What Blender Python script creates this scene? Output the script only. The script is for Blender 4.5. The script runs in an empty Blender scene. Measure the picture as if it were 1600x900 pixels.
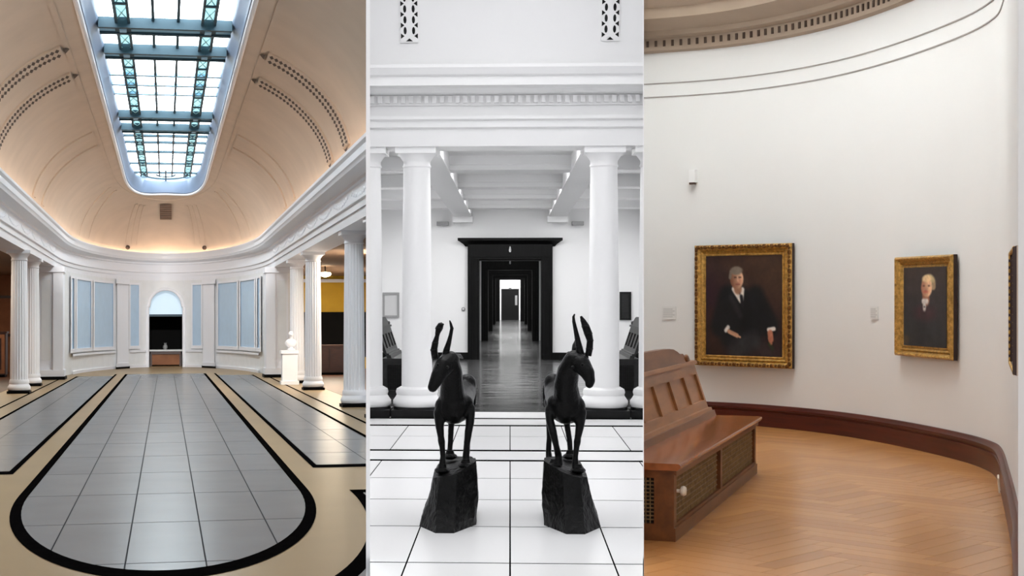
import bpy, bmesh, math, random
from mathutils import Matrix, Vector, noise
random.seed(7)
sc = bpy.context.scene
C = sc.collection

# ---------------------------------------------------------------- camera, world, exposure
F = 2300.0; PX, PY = 690.0, 459.0; EYE = 1.6
cam_d = bpy.data.cameras.new('camera')
cam = bpy.data.objects.new('camera', cam_d); C.objects.link(cam)
cam.location = (0, 0, EYE); cam.rotation_euler = (math.pi/2, 0, 0)
cam_d.sensor_width = 36; cam_d.lens = F*36/1600
cam_d.shift_x = (800-PX)/1600; cam_d.shift_y = (PY-450)/1600
cam_d.clip_start = .1; cam_d.clip_end = 400
sc.camera = cam

world = bpy.data.worlds.new('world'); sc.world = world; world.use_nodes = True
bg = world.node_tree.nodes['Background']
bg.inputs[0].default_value = (.95, .97, 1, 1); bg.inputs[1].default_value = 1.15

vs = sc.view_settings
vs.view_transform = 'Standard'; vs.look = 'None'; vs.gamma = 1; vs.exposure = 0
vs.use_curve_mapping = False

HALL_SKYLIGHT = 10.5      # emission of the laylight panes over the vaulted hall
COVE = 10.0               # warm cove strip behind the hall cornice
WHITE_LIGHT = 4.3        # unseen laylight added over the white gallery
ROUND_LIGHT = 12.5        # laylight over the round gallery

# ---------------------------------------------------------------- frames of the three rooms
T1 = Matrix.Translation((0, 0, EYE)); T1i = Matrix.Translation((0, 0, -EYE))
def room_matrix(vx, vy):
    th = math.atan((PX-vx)/F); ph = math.atan((vy-PY)/F*math.cos(th))
    return T1 @ Matrix.Rotation(th, 4, 'Z') @ Matrix.Rotation(-ph, 4, 'X') @ T1i
M1 = room_matrix(259, 512)      # vaulted hall runs off at its own angle
M2 = room_matrix(797, 459)      # white gallery
M3 = Matrix.Identity(4)         # round gallery
EYEV = Vector((0, 0, EYE))
def ray(M, px, py):
    return M.to_3x3().inverted() @ Vector(((px-PX)/F, 1, (PY-py)/F))
def at_y(M, px, py, Y):
    d = ray(M, px, py); return EYEV + d*(Y/d.y)
def on_floor(M, px, py, z=0.0):
    d = ray(M, px, py); return EYEV + d*((z-EYE)/d.z)

# ---------------------------------------------------------------- materials
def lin(c): return tuple(((x/255)/12.92 if x/255 <= .04045 else ((x/255+.055)/1.055)**2.4) for x in c)
MATS = {}
def mat(name, rgb, rough=.6, metal=0, spec=.5, var=0, scale=3, bump=0, bscale=40, emit=0, emit_rgb=None, objvar=0, grain=None, coat=0, rvar=0, ior=None):
    m = bpy.data.materials.new(name); m.use_nodes = True; MATS[name] = m
    nt = m.node_tree; b = nt.nodes['Principled BSDF']
    col = (*lin(rgb), 1)
    b.inputs['Base Color'].default_value = col
    b.inputs['Roughness'].default_value = rough; b.inputs['Metallic'].default_value = metal
    b.inputs['Specular IOR Level'].default_value = spec
    if ior: b.inputs['IOR'].default_value = ior
    if coat: b.inputs['Coat Weight'].default_value = coat; b.inputs['Coat Roughness'].default_value = .12
    if emit:
        b.inputs['Emission Color'].default_value = (*lin(emit_rgb or rgb), 1); b.inputs['Emission Strength'].default_value = emit
    tc = nt.nodes.new('ShaderNodeTexCoord'); mp = nt.nodes.new('ShaderNodeMapping')
    nt.links.new(tc.outputs['Object'], mp.inputs['Vector'])
    if grain: mp.inputs['Scale'].default_value = grain
    src = None
    if var:
        n = nt.nodes.new('ShaderNodeTexNoise'); n.inputs['Scale'].default_value = scale; n.inputs['Detail'].default_value = 6
        nt.links.new(mp.outputs[0], n.inputs['Vector'])
        mx = nt.nodes.new('ShaderNodeMix'); mx.data_type = 'RGBA'
        a = tuple(max(0, x*(1-var)) for x in col[:3]); c = tuple(min(1, x*(1+var)) for x in col[:3])
        mx.inputs[6].default_value = (*a, 1); mx.inputs[7].default_value = (*c, 1)
        rmp = nt.nodes.new('ShaderNodeMapRange'); rmp.inputs[1].default_value = .3; rmp.inputs[2].default_value = .7
        nt.links.new(n.outputs['Fac'], rmp.inputs[0]); nt.links.new(rmp.outputs[0], mx.inputs[0]); src = mx.outputs[2]
        if rvar:
            rr = nt.nodes.new('ShaderNodeMapRange'); rr.inputs[3].default_value = max(.02, rough-rvar); rr.inputs[4].default_value = rough+rvar
            nt.links.new(rmp.outputs[0], rr.inputs[0]); nt.links.new(rr.outputs[0], b.inputs['Roughness'])
    if objvar:
        oi = nt.nodes.new('ShaderNodeObjectInfo'); hsv = nt.nodes.new('ShaderNodeHueSaturation')
        rr = nt.nodes.new('ShaderNodeMapRange'); rr.inputs[3].default_value = 1-objvar; rr.inputs[4].default_value = 1+objvar
        nt.links.new(oi.outputs['Random'], rr.inputs[0]); nt.links.new(rr.outputs[0], hsv.inputs['Value'])
        if src: nt.links.new(src, hsv.inputs['Color'])
        else: hsv.inputs['Color'].default_value = col
        src = hsv.outputs[0]
    if src: nt.links.new(src, b.inputs['Base Color'])
    if bump:
        n2 = nt.nodes.new('ShaderNodeTexNoise'); n2.inputs['Scale'].default_value = bscale; n2.inputs['Detail'].default_value = 5
        nt.links.new(mp.outputs[0], n2.inputs['Vector'])
        bp = nt.nodes.new('ShaderNodeBump'); bp.inputs['Strength'].default_value = bump; bp.inputs['Distance'].default_value = .02
        nt.links.new(n2.outputs['Fac'], bp.inputs['Height']); nt.links.new(bp.outputs[0], b.inputs['Normal'])
    return m

# vaulted hall
mat('hall_plaster', (226, 226, 226), .6, var=.03)
mat('vault_plaster', (208, 188, 168), .8, var=.05, scale=1.2, bump=.1)
mat('vault_hole', (86, 70, 60), .9)
mat('hall_white', (232, 232, 236), .5)
mat('hall_tile', (108, 108, 110), .24, var=.04, scale=1.5, objvar=.04, spec=.5, ior=1.085)
mat('hall_joint', (56, 56, 58), .6, spec=0, ior=1.02)
mat('hall_tan', (142, 120, 88), .3, var=.06, scale=.8, ior=1.12)
mat('hall_black', (9, 8, 8), .5, var=.2, scale=8, spec=0, ior=1.02)
mat('panel_blue', (182, 204, 224), .6, var=.03)
mat('pane_glass', (235, 248, 255), .3, emit=HALL_SKYLIGHT, emit_rgb=(240, 251, 255))
mat('pane_teal', (170, 225, 230), .3, emit=1.2, emit_rgb=(176, 226, 232))
mat('steel_dark', (30, 62, 76), .5)
mat('rim_grey', (104, 118, 140), .5)
mat('steel_blue', (150, 198, 226), .45)
mat('steel_teal', (178, 226, 230), .45)
mat('cove_lamp', (255, 214, 168), .5, emit=COVE, emit_rgb=(255, 228, 200))
mat('aisle_yellow', (206, 164, 40), .7, var=.05)
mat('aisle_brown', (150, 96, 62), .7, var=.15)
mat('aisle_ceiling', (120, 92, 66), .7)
mat('dark_wood', (62, 32, 20), .4, var=.3, scale=6, grain=(1, 1, 8))
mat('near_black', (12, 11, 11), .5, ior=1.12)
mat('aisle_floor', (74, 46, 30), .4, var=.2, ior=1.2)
mat('lamp_glow', (255, 240, 214), .4, emit=14, emit_rgb=(255, 232, 196))
mat('lunette_glass', (196, 212, 222), .1, emit=.55, emit_rgb=(200, 222, 238))
mat('vent_brown', (122, 98, 82), .8)
# white gallery, black and white
mat('g_wall', (238, 238, 238), .7)
mat('g_ceiling', (236, 236, 236), .7)
mat('g_column', (242, 242, 242), .4)
mat('g_tile', (240, 240, 240), .25, objvar=.015, spec=.2)
mat('g_joint', (9, 9, 9), .6, spec=0, ior=1.02)
mat('g_strip', (9, 9, 9), .4, spec=.2)
mat('g_black', (9, 9, 9), .4, spec=.25, var=.3, scale=10)
mat('g_door', (11, 11, 11), .42, ior=1.2, var=.6, scale=5, grain=(6, 6, .6))
mat('g_parquet', (72, 72, 72), .16, var=.28, scale=2.2, grain=(.6, 2.2, 1), ior=1.32, rvar=.06)
mat('g_wood', (30, 30, 30), .4, spec=.3, var=.35, scale=5, grain=(1, 1, 8))
mat('g_grey', (150, 150, 150), .6)
mat('g_pale', (208, 208, 208), .6)
mat('bronze', (5, 5, 5), .3, ior=1.22, var=.5, scale=18, bump=.25, bscale=60)
mat('bronze_rock', (6, 6, 6), .45, ior=1.25, var=.6, scale=9, bump=.9, bscale=24)
mat('white_fill_pane', (255, 255, 255), .4, emit=WHITE_LIGHT)
mat('screen_edge', (250, 250, 252), .6)
# round gallery
mat('r_wall', (230, 230, 229), .75, var=.02, scale=.6)
mat('r_line', (160, 154, 150), .7)
mat('r_cornice_shade', (172, 154, 136), .75, var=.05)  # beige paint browned to stand for the unlit entablature
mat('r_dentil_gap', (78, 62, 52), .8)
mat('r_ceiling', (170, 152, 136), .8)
mat('r_skirting', (78, 30, 20), .34, var=.35, scale=4, grain=(.3, .3, 6), spec=.3)
mat('r_joint', (128, 88, 56), .7, ior=1.1)
mat('r_block', (194, 136, 80), .24, var=.1, scale=.9, objvar=.1, spec=.5)
mat('oak', (112, 66, 30), .38, var=.3, scale=4, grain=(.5, 3, 3), spec=.3)
mat('oak_seat', (148, 82, 36), .16, var=.25, scale=4, grain=(.5, 3, 3), spec=.45)
mat('oak_light', (150, 100, 60), .36, var=.22, scale=4, grain=(.5, 3, 3), spec=.3)
mat('oak_shade', (46, 22, 12), .4, var=.3, scale=4, grain=(.5, 3, 3))
mat('cane', (128, 102, 66), .6, var=.3, scale=30)
mat('cane_back', (34, 22, 14), .8)
mat('ivory', (232, 220, 200), .3)
mat('gilt', (190, 150, 80), .36, metal=.75, var=.4, scale=26, bump=.5, bscale=50)
mat('gilt_dark', (112, 72, 30), .45, metal=.6, var=.5, scale=30, bump=.5, bscale=60)
mat('frame_side', (48, 26, 18), .5)
mat('silver_edge', (196, 176, 158), .4)
mat('card', (224, 224, 222), .6)
mat('card_print', (196, 196, 196), .6)
mat('sensor_white', (236, 236, 236), .4)
mat('warm_pane', (255, 244, 230), .4, emit=ROUND_LIGHT, emit_rgb=(244, 250, 250))
m = bpy.data.materials.new('oil_paint'); m.use_nodes = True; MATS['oil_paint'] = m
_a = m.node_tree.nodes.new('ShaderNodeVertexColor'); _a.layer_name = 'paint'
_b = m.node_tree.nodes['Principled BSDF']; _b.inputs['Roughness'].default_value = .45; _b.inputs['Specular IOR Level'].default_value = .25
m.node_tree.links.new(_a.outputs[0], _b.inputs['Base Color'])

# ---------------------------------------------------------------- helpers
ROOM = {}          # top object name -> room number, used to trim at the partitions
CUR = [1]
ID = Matrix.Identity(4)
class B:
    def __init__(s): s.v = []; s.f = []
    def box(s, x0, x1, y0, y1, z0, z1):
        n = len(s.v)
        s.v += [(x0,y0,z0),(x1,y0,z0),(x1,y1,z0),(x0,y1,z0),(x0,y0,z1),(x1,y0,z1),(x1,y1,z1),(x0,y1,z1)]
        s.f += [tuple(n+i for i in q) for q in ((3,2,1,0),(4,5,6,7),(0,1,5,4),(1,2,6,5),(2,3,7,6),(3,0,4,7))]
        return s
    def poly(s, pts):
        n = len(s.v); s.v += [tuple(p) for p in pts]; s.f.append(tuple(range(n, n+len(pts)))); return s
    def slab(s, pts, z0, z1):                      # plan polygon (ccw) extruded upward
        n = len(s.v); k = len(pts)
        s.v += [(p[0], p[1], z0) for p in pts] + [(p[0], p[1], z1) for p in pts]
        s.f.append(tuple(range(n+k, n+2*k))); s.f.append(tuple(range(n+k-1, n-1, -1)))
        for i in range(k): j = (i+1) % k; s.f.append((n+i, n+j, n+k+j, n+k+i))
        return s
    def lathe(s, prof, seg=32, c=(0, 0, 0), flute=0, nfl=20):
        n = len(s.v); k = len(prof)
        for r, z in prof:
            for i in range(seg):
                a = 2*math.pi*i/seg
                rr = r*(1-flute*(.5+.5*math.cos(nfl*a)))
                s.v.append((c[0]+rr*math.cos(a), c[1]+rr*math.sin(a), c[2]+z))
        for j in range(k-1):
            for i in range(seg):
                i2 = (i+1) % seg
                s.f.append((n+j*seg+i, n+j*seg+i2, n+(j+1)*seg+i2, n+(j+1)*seg+i))
        s.f.append(tuple(n+i for i in range(seg-1, -1, -1))); s.f.append(tuple(n+(k-1)*seg+i for i in range(seg)))
        return s
    def grid(s, rows):                             # rows of equal length lists of points
        n = len(s.v); w = len(rows[0])
        for r in rows: s.v += [tuple(p) for p in r]
        for j in range(len(rows)-1):
            for i in range(w-1):
                s.f.append((n+j*w+i, n+j*w+i+1, n+(j+1)*w+i+1, n+(j+1)*w+i))
        return s
    def sweep(s, pathf, us, prof, closed=True):    # pathf(u, d) -> plan point offset d to the inside ; prof = [(d, z)]
        rows = [[(*pathf(u, d), z) for d, z in (prof+[prof[0]] if closed else prof)] for u in us]
        return s.grid(rows)
    def tube(s, pts, rad, seg=8):
        pts = [Vector(p) for p in pts]; n0 = len(s.v)
        if not hasattr(rad, '__len__'): rad = [rad]*len(pts)
        up = None
        for i, p in enumerate(pts):
            t = (pts[min(i+1, len(pts)-1)]-pts[max(i-1, 0)]).normalized()
            if up is None: up = Vector((0, 0, 1)) if abs(t.z) < .9 else Vector((0, 1, 0))
            x = t.cross(up).normalized(); up = x.cross(t).normalized()
            for k in range(seg):
                a = 2*math.pi*k/seg; s.v.append(tuple(p+(x*math.cos(a)+up*math.sin(a))*rad[i]))
        for i in range(len(pts)-1):
            for k in range(seg):
                k2 = (k+1) % seg
                s.f.append((n0+i*seg+k, n0+i*seg+k2, n0+(i+1)*seg+k2, n0+(i+1)*seg+k))
        s.f.append(tuple(n0+k for k in range(seg-1, -1, -1))); s.f.append(tuple(n0+(len(pts)-1)*seg+k for k in range(seg)))
        return s
    def ball(s, c, r, seg=12, rings=8, sq=(1, 1, 1)):
        rows = []
        for j in range(rings+1):
            a = math.pi*j/rings
            rows.append([(c[0]+r*sq[0]*math.sin(a)*math.cos(2*math.pi*i/seg), c[1]+r*sq[1]*math.sin(a)*math.sin(2*math.pi*i/seg), c[2]-r*sq[2]*math.cos(a)) for i in range(seg+1)])
        return s.grid(rows)
    def mesh(s, name, m, smooth=False):
        me = bpy.data.meshes.new(name); me.from_pydata(s.v, [], s.f); me.update()
        bm = bmesh.new(); bm.from_mesh(me)
        bmesh.ops.remove_doubles(bm, verts=bm.verts, dist=1e-5)
        bmesh.ops.recalc_face_normals(bm, faces=bm.faces)
        bm.to_mesh(me); bm.free()
        me.materials.append(MATS[m])
        if smooth:
            for p in me.polygons: p.use_smooth = True
            try: me.set_sharp_from_angle(angle=math.radians(38))
            except Exception: pass
        return me
    def obj(s, name, m, parent=None, M=None, smooth=False):
        return link(name, s.mesh(name, m, smooth), parent, M)
def link(name, data, parent=None, M=None):
    o = bpy.data.objects.new(name, data); C.objects.link(o)
    if parent is not None: o.parent = parent
    if M is not None: o.matrix_basis = M
    if parent is None: ROOM[o] = CUR[0]
    return o
def thing(name, label, cat, M, group=None):
    o = link(name, None, None, M); o.empty_display_size = .1
    o['label'] = label; o['category'] = cat
    if group: o['group'] = group
    return o
def tag(o, label, cat, group=None):
    o['label'] = label; o['category'] = cat
    if group: o['group'] = group
    return o
def struct(o, label=None, kind='structure'):
    o['kind'] = kind
    if label: o['label'] = label
    return o
def TR(x, y, z=0, rz=0): return Matrix.Translation((x, y, z)) @ Matrix.Rotation(rz, 4, 'Z')
def lerp(a, b, t): return a+(b-a)*t
def clip_convex(poly, clip):                       # Sutherland-Hodgman, clip polygon ccw
    out = poly
    for i in range(len(clip)):
        a, b = clip[i], clip[(i+1) % len(clip)]
        def side(p): return (b[0]-a[0])*(p[1]-a[1])-(b[1]-a[1])*(p[0]-a[0])
        inp, out = out, []
        for j in range(len(inp)):
            p, q = inp[j], inp[(j+1) % len(inp)]
            sp, sq = side(p), side(q)
            if sp >= 0: out.append(p)
            if sp*sq < 0:
                t = sp/(sp-sq); out.append((lerp(p[0], q[0], t), lerp(p[1], q[1], t)))
        if not out: return []
    return out
def area2(p): return sum(p[i][0]*p[(i+1) % len(p)][1]-p[(i+1) % len(p)][0]*p[i][1] for i in range(len(p)))/2

# ================================================================ ROOM 1 : vaulted hall
CUR[0] = 1
E = EYE
YA, AD, A0 = 48.0, 13.2, 3.4           # start of the apse, its depth, half width of the hall at the frieze
YS = 12.0                              # where the hall begins
def upath(u, d):
    """U shaped plan: u 0..1 left flank, 1..2 apse, 2..3 right flank; d offset inwards"""
    a, b = A0-d, AD-d
    if u <= 1: return (-a, lerp(YS, YA, u))
    if u >= 2: return (a, lerp(YA, YS, u-2))
    t = math.pi*(u-1); return (-a*math.cos(t), YA+b*math.sin(t))
US = [i/8 for i in range(8)] + [1+i/48 for i in range(49)] + [2+i/8 for i in range(1, 9)]

# floor
fl = B().slab([(-8, .5), (8, .5), (8, 64), (-8, 64)], -.12, 0).obj('floor', 'hall_tan', None, M1)
struct(fl, 'tan stone floor inlaid with pale tiles and black bands under the vaulted hall')
OV_A, OV_B, OV_Y = 1.33, 4.88, 14.6
def oval(a, b, ytop, n=40):
    pts = [(a*math.cos(t), OV_Y+b*math.sin(t)) for t in [math.pi+math.pi*i/n for i in range(n+1)]]
    return pts+[(a, ytop), (-a, ytop)]
inner = oval(OV_A-.045, OV_B-.18, 52)
rows = [10.23-2.12+2.12*k for k in range(0, 23)]
xs = [-1.35, -.81, -.27, .27, .81, 1.35]
far = B()
def lay_tile(pts, near):
    if len(pts) < 3 or abs(area2(pts)) < .02: return
    if near: B().slab(pts, 0, .003).obj('tile', 'hall_tile', fl)
    else: far.slab(pts, 0, .003)
G = .0055
def rowgap(y): return G*max(1.2, 2.2)
for j in range(len(rows)-1):
    y0, y1 = rows[j]+rowgap(rows[j]), rows[j+1]-rowgap(rows[j])
    near = rows[j] < 25
    if not near: break
    for i in range(len(xs)-1):
        lay_tile(clip_convex([(xs[i]+G, y0), (xs[i+1]-G, y0), (xs[i+1]-G, y1), (xs[i]+G, y1)], inner), near)
    for s in (-1, 1):
        for xa, xb in ((1.715, 2.36), (2.36, 2.83)):
            c = [(xa+G, max(y0, 17.1)), (xb-G, max(y0, 17.1)), (xb-G, min(y1, 50)), (xa+G, min(y1, 50))]
            if c[2][1] > c[0][1]+.05:
                lay_tile([(s*x, y) for x, y in (c if s > 0 else c[::-1])], near)
yn = rows[j]
far.slab([(-1.285, yn), (1.285, yn), (1.285, 52), (-1.285, 52)], 0, .003)
for s in (-1, 1):
    far.slab([(s*x, y) for x, y in ([(1.715, yn), (2.83, yn), (2.83, 50), (1.715, 50)][::s])], 0, .003)
for x in (-.81, -.27, .27, .81, -2.36, 2.36):
    B().grid([[(x-.006, yn, .0034), (x+.006, yn, .0034)], [(x-.006, 50, .0034), (x+.006, 50, .0034)]]).obj('joint_line', 'hall_joint', fl)
for k in range(6):
    y = rows[j]+2.12*k
    B().grid([[(-1.285, y-.012, .0034), (1.285, y-.012, .0034)], [(-1.285, y+.012, .0034), (1.285, y+.012, .0034)]]).obj('joint_line', 'hall_joint', fl)
fo = far.obj('far_tiles', 'hall_tile', fl); fo['kind'] = 'stuff'
# dark grout bed under the tiles
bed = B().slab(oval(OV_A-.045, OV_B-.18, 52), 0, .0012)
for s in (-1, 1):
    p = [(1.715, 17.1), (2.83, 17.1), (2.83, 50), (1.715, 50)]
    bed.slab([(s*x, y) for x, y in (p if s > 0 else p[::-1])], 0, .0012)
bed.obj('grout_bed', 'hall_joint', fl)
def ring(a0, b0, a1, b1, ytop, n=48):
    o = [(a1*math.cos(t), OV_Y+b1*math.sin(t)) for t in [math.pi+math.pi*i/n for i in range(n+1)]]
    i_ = [(a0*math.cos(t), OV_Y+b0*math.sin(t)) for t in [math.pi+math.pi*i/n for i in range(n+1)]]
    o = [(-a1, ytop)]+o+[(a1, ytop)]; i_ = [(-a0, ytop)]+i_+[(a0, ytop)]
    return B().grid([[(*p, .0036) for p in o], [(*p, .0036) for p in i_]])
ring(OV_A-.045, OV_B-.18, OV_A+.045, OV_B+.18, 52).obj('black_border', 'hall_black', fl)
for s in (-1, 1):
    b = B()
    b.grid([[(s*1.715, 16.95, .0036), (s*1.715, 52, .0036)], [(s*1.645, 16.95, .0036), (s*1.645, 52, .0036)]])
    b.grid([[(s*1.645, 16.75, .0036), (s*3.6, 16.75, .0036)], [(s*1.645, 17.1, .0036), (s*3.6, 17.1, .0036)]])
    b.obj('black_border', 'hall_black', fl)
    B().grid([[(s*2.83, 17, .0036), (s*2.83, 50, .0036)], [(s*2.9, 17, .0036), (s*2.9, 50, .0036)]]).obj('black_border', 'hall_black', fl)
    B().grid([[(s*3.24, 17, .0036), (s*3.24, 50, .0036)], [(s*3.3, 17, .0036), (s*3.3, 50, .0036)]]).obj('black_border', 'hall_black', fl)
    # outer ring around the near end and the tile field beyond it
    n = 30; ts = [i/n*math.pi/2 for i in range(n+1)]
    el = lambda a, b_: [(s*a*math.cos(t), OV_Y-.2-b_*math.sin(t)) for t in ts]
    o1, o2 = el(1.77, 6.2), el(1.87, 6.55)
    b = B().grid([[(*p, .0036) for p in o1], [(*p, .0036) for p in o2]])
    b.grid([[(s*1.77, 14.4, .0036), (s*3.6, 14.4, .0036)], [(s*1.77, 14.12, .0036), (s*3.6, 14.12, .0036)]])
    b.obj('black_border', 'hall_black', fl)
    rows2 = [[(*p, .003) for p in o2], [(s*3.6, lerp(14.1, 5, i/n), .003) for i in range(n+1)]]
    B().grid(rows2).obj('corner_field', 'hall_tile', fl)

# entablature: architrave, frieze and cornice sweeping round the apse
ent = B().sweep(upath, US, [(-.62, E+1.92), (0, E+1.92), (0, E+2.1), (.03, E+2.1), (.03, E+2.22), (.07, E+2.24), (.07, E+2.29), (0, E+2.3),
                            (0, E+2.56), (.05, E+2.58), (.05, E+2.64), (.12, E+2.68), (.26, E+2.72), (.28, E+2.78), (.3, E+2.8), (.3, E+2.92), (.34, E+2.97), (.34, E+3.03),
                            (.28, E+3.03), (.28, E+2.96), (-.2, E+2.96), (-.62, E+2.96)])
eo = struct(ent.obj('trim_1', 'hall_white', None, M1, smooth=True), 'white entablature and cornice running round the vaulted hall')
# relief garlands on the frieze of the flanks
gl = B()
for s in (-1, 1):
    y = 22.0
    while y < 47:
        for k in range(9):
            t = k/8; yy = y+2.2*t
            gl.ball((s*3.4, yy, E+2.47-.1*math.sin(math.pi*t)), .055, 6, 4, (.5, 2.6, 1))
        y += 2.9
gl.obj('garland_relief', 'hall_white', eo, smooth=True)['kind'] = 'stuff'
# cove lamp strip
struct(B().sweep(upath, US, [(.2, E+2.975), (.14, E+2.975), (.14, E+2.99), (.2, E+2.99)]).obj('trim_2', 'cove_lamp', None, M1), 'warm lamp strip lying in the cornice cove')

# vault
VA, VB, VZ, VD = 3.3, 2.3, E+3.0, 13.1
def vz(x, y):
    r2 = (x/VA)**2+(max(0, y-YA)/VD)**2
    return VZ+VB*math.sqrt(max(0, 1-r2))
def vspring(u):
    if u <= 1: return (-VA, lerp(YS, YA, u))
    if u >= 2: return (VA, lerp(YA, YS, u-2))
    t = math.pi*(u-1); return (-VA*math.cos(t), YA+VD*math.sin(t))
SKX, SKD = 1.37, 7.0
def sk(u, x=SKX, d=SKD):
    if u <= 1: return (-x, lerp(YS, YA, u))
    if u >= 2: return (x, lerp(YA, YS, u-2))
    t = math.pi*(u-1); c, s_ = math.cos(t), math.sin(t)
    return (-x*math.copysign(abs(c)**.6, c), YA+d*abs(s_)**.6)
rows_ = []
for u in US:
    o, i_ = vspring(u), sk(u); r = []
    for k in range(25):
        g = (k/24)**2; x, y = lerp(o[0], i_[0], g), lerp(o[1], i_[1], g)
        r.append((x, y, vz(x, y)))
    rows_.append(r)
ceil = struct(B().grid(rows_).obj('ceiling', 'vault_plaster', None, M1, smooth=True), 'beige plaster barrel vault ending in a half dome')
# outer shell closing the flanks above the entablature
def vsurf(s, y, k, lift=0.0):
    """point on the vault flank, k 0 at the spring .. 1 at the skylight edge, lifted inwards"""
    a0, a1 = 0.02, math.acos(SKX/VA)
    a = lerp(a0, a1, k)
    return (s*(VA-lift)*math.cos(a), y, VZ+(VB-lift)*math.sin(a))
def rib(s, y, w, pierced):
    n = 40
    p0, p1 = .1, .86
    b = B()
    ks = [lerp(p0, p1, i/n) for i in range(n+1)]
    L = .035 if pierced else .04
    b.grid([[vsurf(s, y-w/2, k, .0) for k in ks], [vsurf(s, y-w/2, k, L) for k in ks], [vsurf(s, y+w/2, k, L) for k in ks], [vsurf(s, y+w/2, k, 0) for k in ks]])
    o = b.obj('vault_rib', 'vault_plaster', ceil, smooth=True)
    if pierced:
        h = B(); m_ = 26
        for i in range(m_):
            k = lerp(p0+.01, p1-.01, (i+.5)/m_); dk = (p1-p0)/m_*.46
            for q in (-.25, .25):
                yc = y+q*w
                h.poly([vsurf(s, yc, k-dk, L+.004), vsurf(s, yc+w*.19, k, L+.004), vsurf(s, yc, k+dk, L+.004), vsurf(s, yc-w*.19, k, L+.004)])
        for kk in (p0-.012, p1+.012):
            h.poly([vsurf(s, y-w*.3, kk, L), vsurf(s, y+w*.3, kk, L), vsurf(s, y, kk+(.03 if kk > .5 else -.03), L)])
        h.obj('pierced_lattice', 'vault_hole', o)
for s in (-1, 1):
    rib(s, 26.75, .92, True); rib(s, 29.45, .92, True)
    rib(s, 38.1, .75, False); rib(s, 40.8, .75, False)
    rib(s, 15.5, .92, True); rib(s, 18.2, .92, True)
# plain border band beside the skylight, and dome mouldings
def strip_on_vault(pts, w, lift, name='vault_moulding', m_='vault_plaster'):
    b = B(); rowsx = []
    for i, (x, y) in enumerate(pts):
        a = pts[max(0, i-1)]; c = pts[min(len(pts)-1, i+1)]
        t = Vector((c[0]-a[0], c[1]-a[1])).normalized(); n_ = Vector((-t.y, t.x))
        q = []
        for d, l in ((-w/2, 0), (-w/2, lift), (w/2, lift), (w/2, 0)):
            xx, yy = x+n_.x*d, y+n_.y*d
            q.append((xx, yy, vz(xx, yy)-l))
        rowsx.append(q)
    return B.grid(b, rowsx).obj(name, m_, ceil, smooth=True)
strip_on_vault([(-1.72, lerp(YS, YA, i/20)) for i in range(21)]+[(-1.72*math.cos(math.pi*i/30), YA+8.2*math.sin(math.pi*i/30)**.8) for i in range(1, 30)]+[(1.72, lerp(YA, YS, i/20)) for i in range(21)], .08, .02)
for ang in (24, 33, 62, 66, 70, 110, 114, 118, 147, 156):
    a = math.radians(ang); pts = []
    for i in range(22):
        rr = lerp(.985, .70 if 55 < ang < 125 else .62, i/21)
        pts.append((-VA*rr*math.cos(a), YA+VD*rr*math.sin(a)))
    strip_on_vault(pts, .07, .03)
# dark grille in the half dome
def dome_pt(x, py):
    """point of the half dome on x that appears at picture height py"""
    lo, hi = YA+SKD, YA+VD
    for _ in range(50):
        mid = (lo+hi)/2; z = vz(x, mid)-E
        if 512-z/mid*F > py: hi = mid
        else: lo = mid
    return (x, lo, vz(x, lo))
gx = .22
q = [dome_pt(-gx, 345), dome_pt(gx, 345), dome_pt(gx, 322), dome_pt(-gx, 322)]
gr = B().poly([(p[0], p[1]-.12, p[2]-.03) for p in q]).obj('vent_grille', 'vent_brown', ceil)
for i in range(7):
    t = (i+.5)/7
    a = Vector(lerp(Vector(q[0]), Vector(q[3]), t)); b_ = Vector(lerp(Vector(q[1]), Vector(q[2]), t))
    off = Vector((0, -.16, -.04)); B().tube([a+off, b_+off], .025, 6).obj('grille_slat', 'vent_brown', gr)
# small dark brackets at the foot of the dome mouldings and long dark slots above the cornice
for px, py in ((197, 388), (322, 388)):
    d = ray(M1, px, py); x = d.x/d.y*57
    p = dome_pt(x, py); B().ball((p[0], p[1]-.15, p[2]-.03), .09, 8, 6).obj('dome_bracket', 'vault_hole', ceil, smooth=True)

# skylight
sky = struct(link('window_1', None, None, M1), 'long white skylight with blue steel glazing bars in the vault crown')
GZ = E+5.5; GX, GD = 1.17, 7.1
b = B()
b.grid([[(*sk(u), vz(*sk(u))-.03) for u in US], [(*sk(u, SKX-.06, SKD-.1), vz(*sk(u))+.02) for u in US], [(*sk(u, SKX-.07, SKD-.12), vz(*sk(u))+.16) for u in US],
        [(*sk(u, GX+.04, GD-.2), GZ-.12) for u in US], [(*sk(u, GX, GD), GZ-.06) for u in US], [(*sk(u, GX, GD), GZ+.05) for u in US]])
b.obj('skylight_surround', 'rim_grey', sky, smooth=True)
b = B(); b.tube([(*sk(u), vz(*sk(u))-.02) for u in US], .05, 8); b.obj('rim_moulding', 'hall_white', sky, smooth=True)
thick = [15.6, 18.1, 26.8, 29.3, 38.1, 40.5]
thin = [21.0, 22.3, 23.7, 32.3, 33.6, 34.9, 42.6, 44.1, 46.5, 49.8, 52.7]
ys = sorted([YS]+thick+thin+[YA+GD+.1])
gxs = [-GX-.02, -.87, -.63, -.22, .22, .63, .87, GX+.02]
gl_outline = [sk(3-i*3/120, GX+.02, GD) for i in range(121)]
gl_outline = gl_outline if area2(gl_outline) > 0 else gl_outline[::-1]
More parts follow.
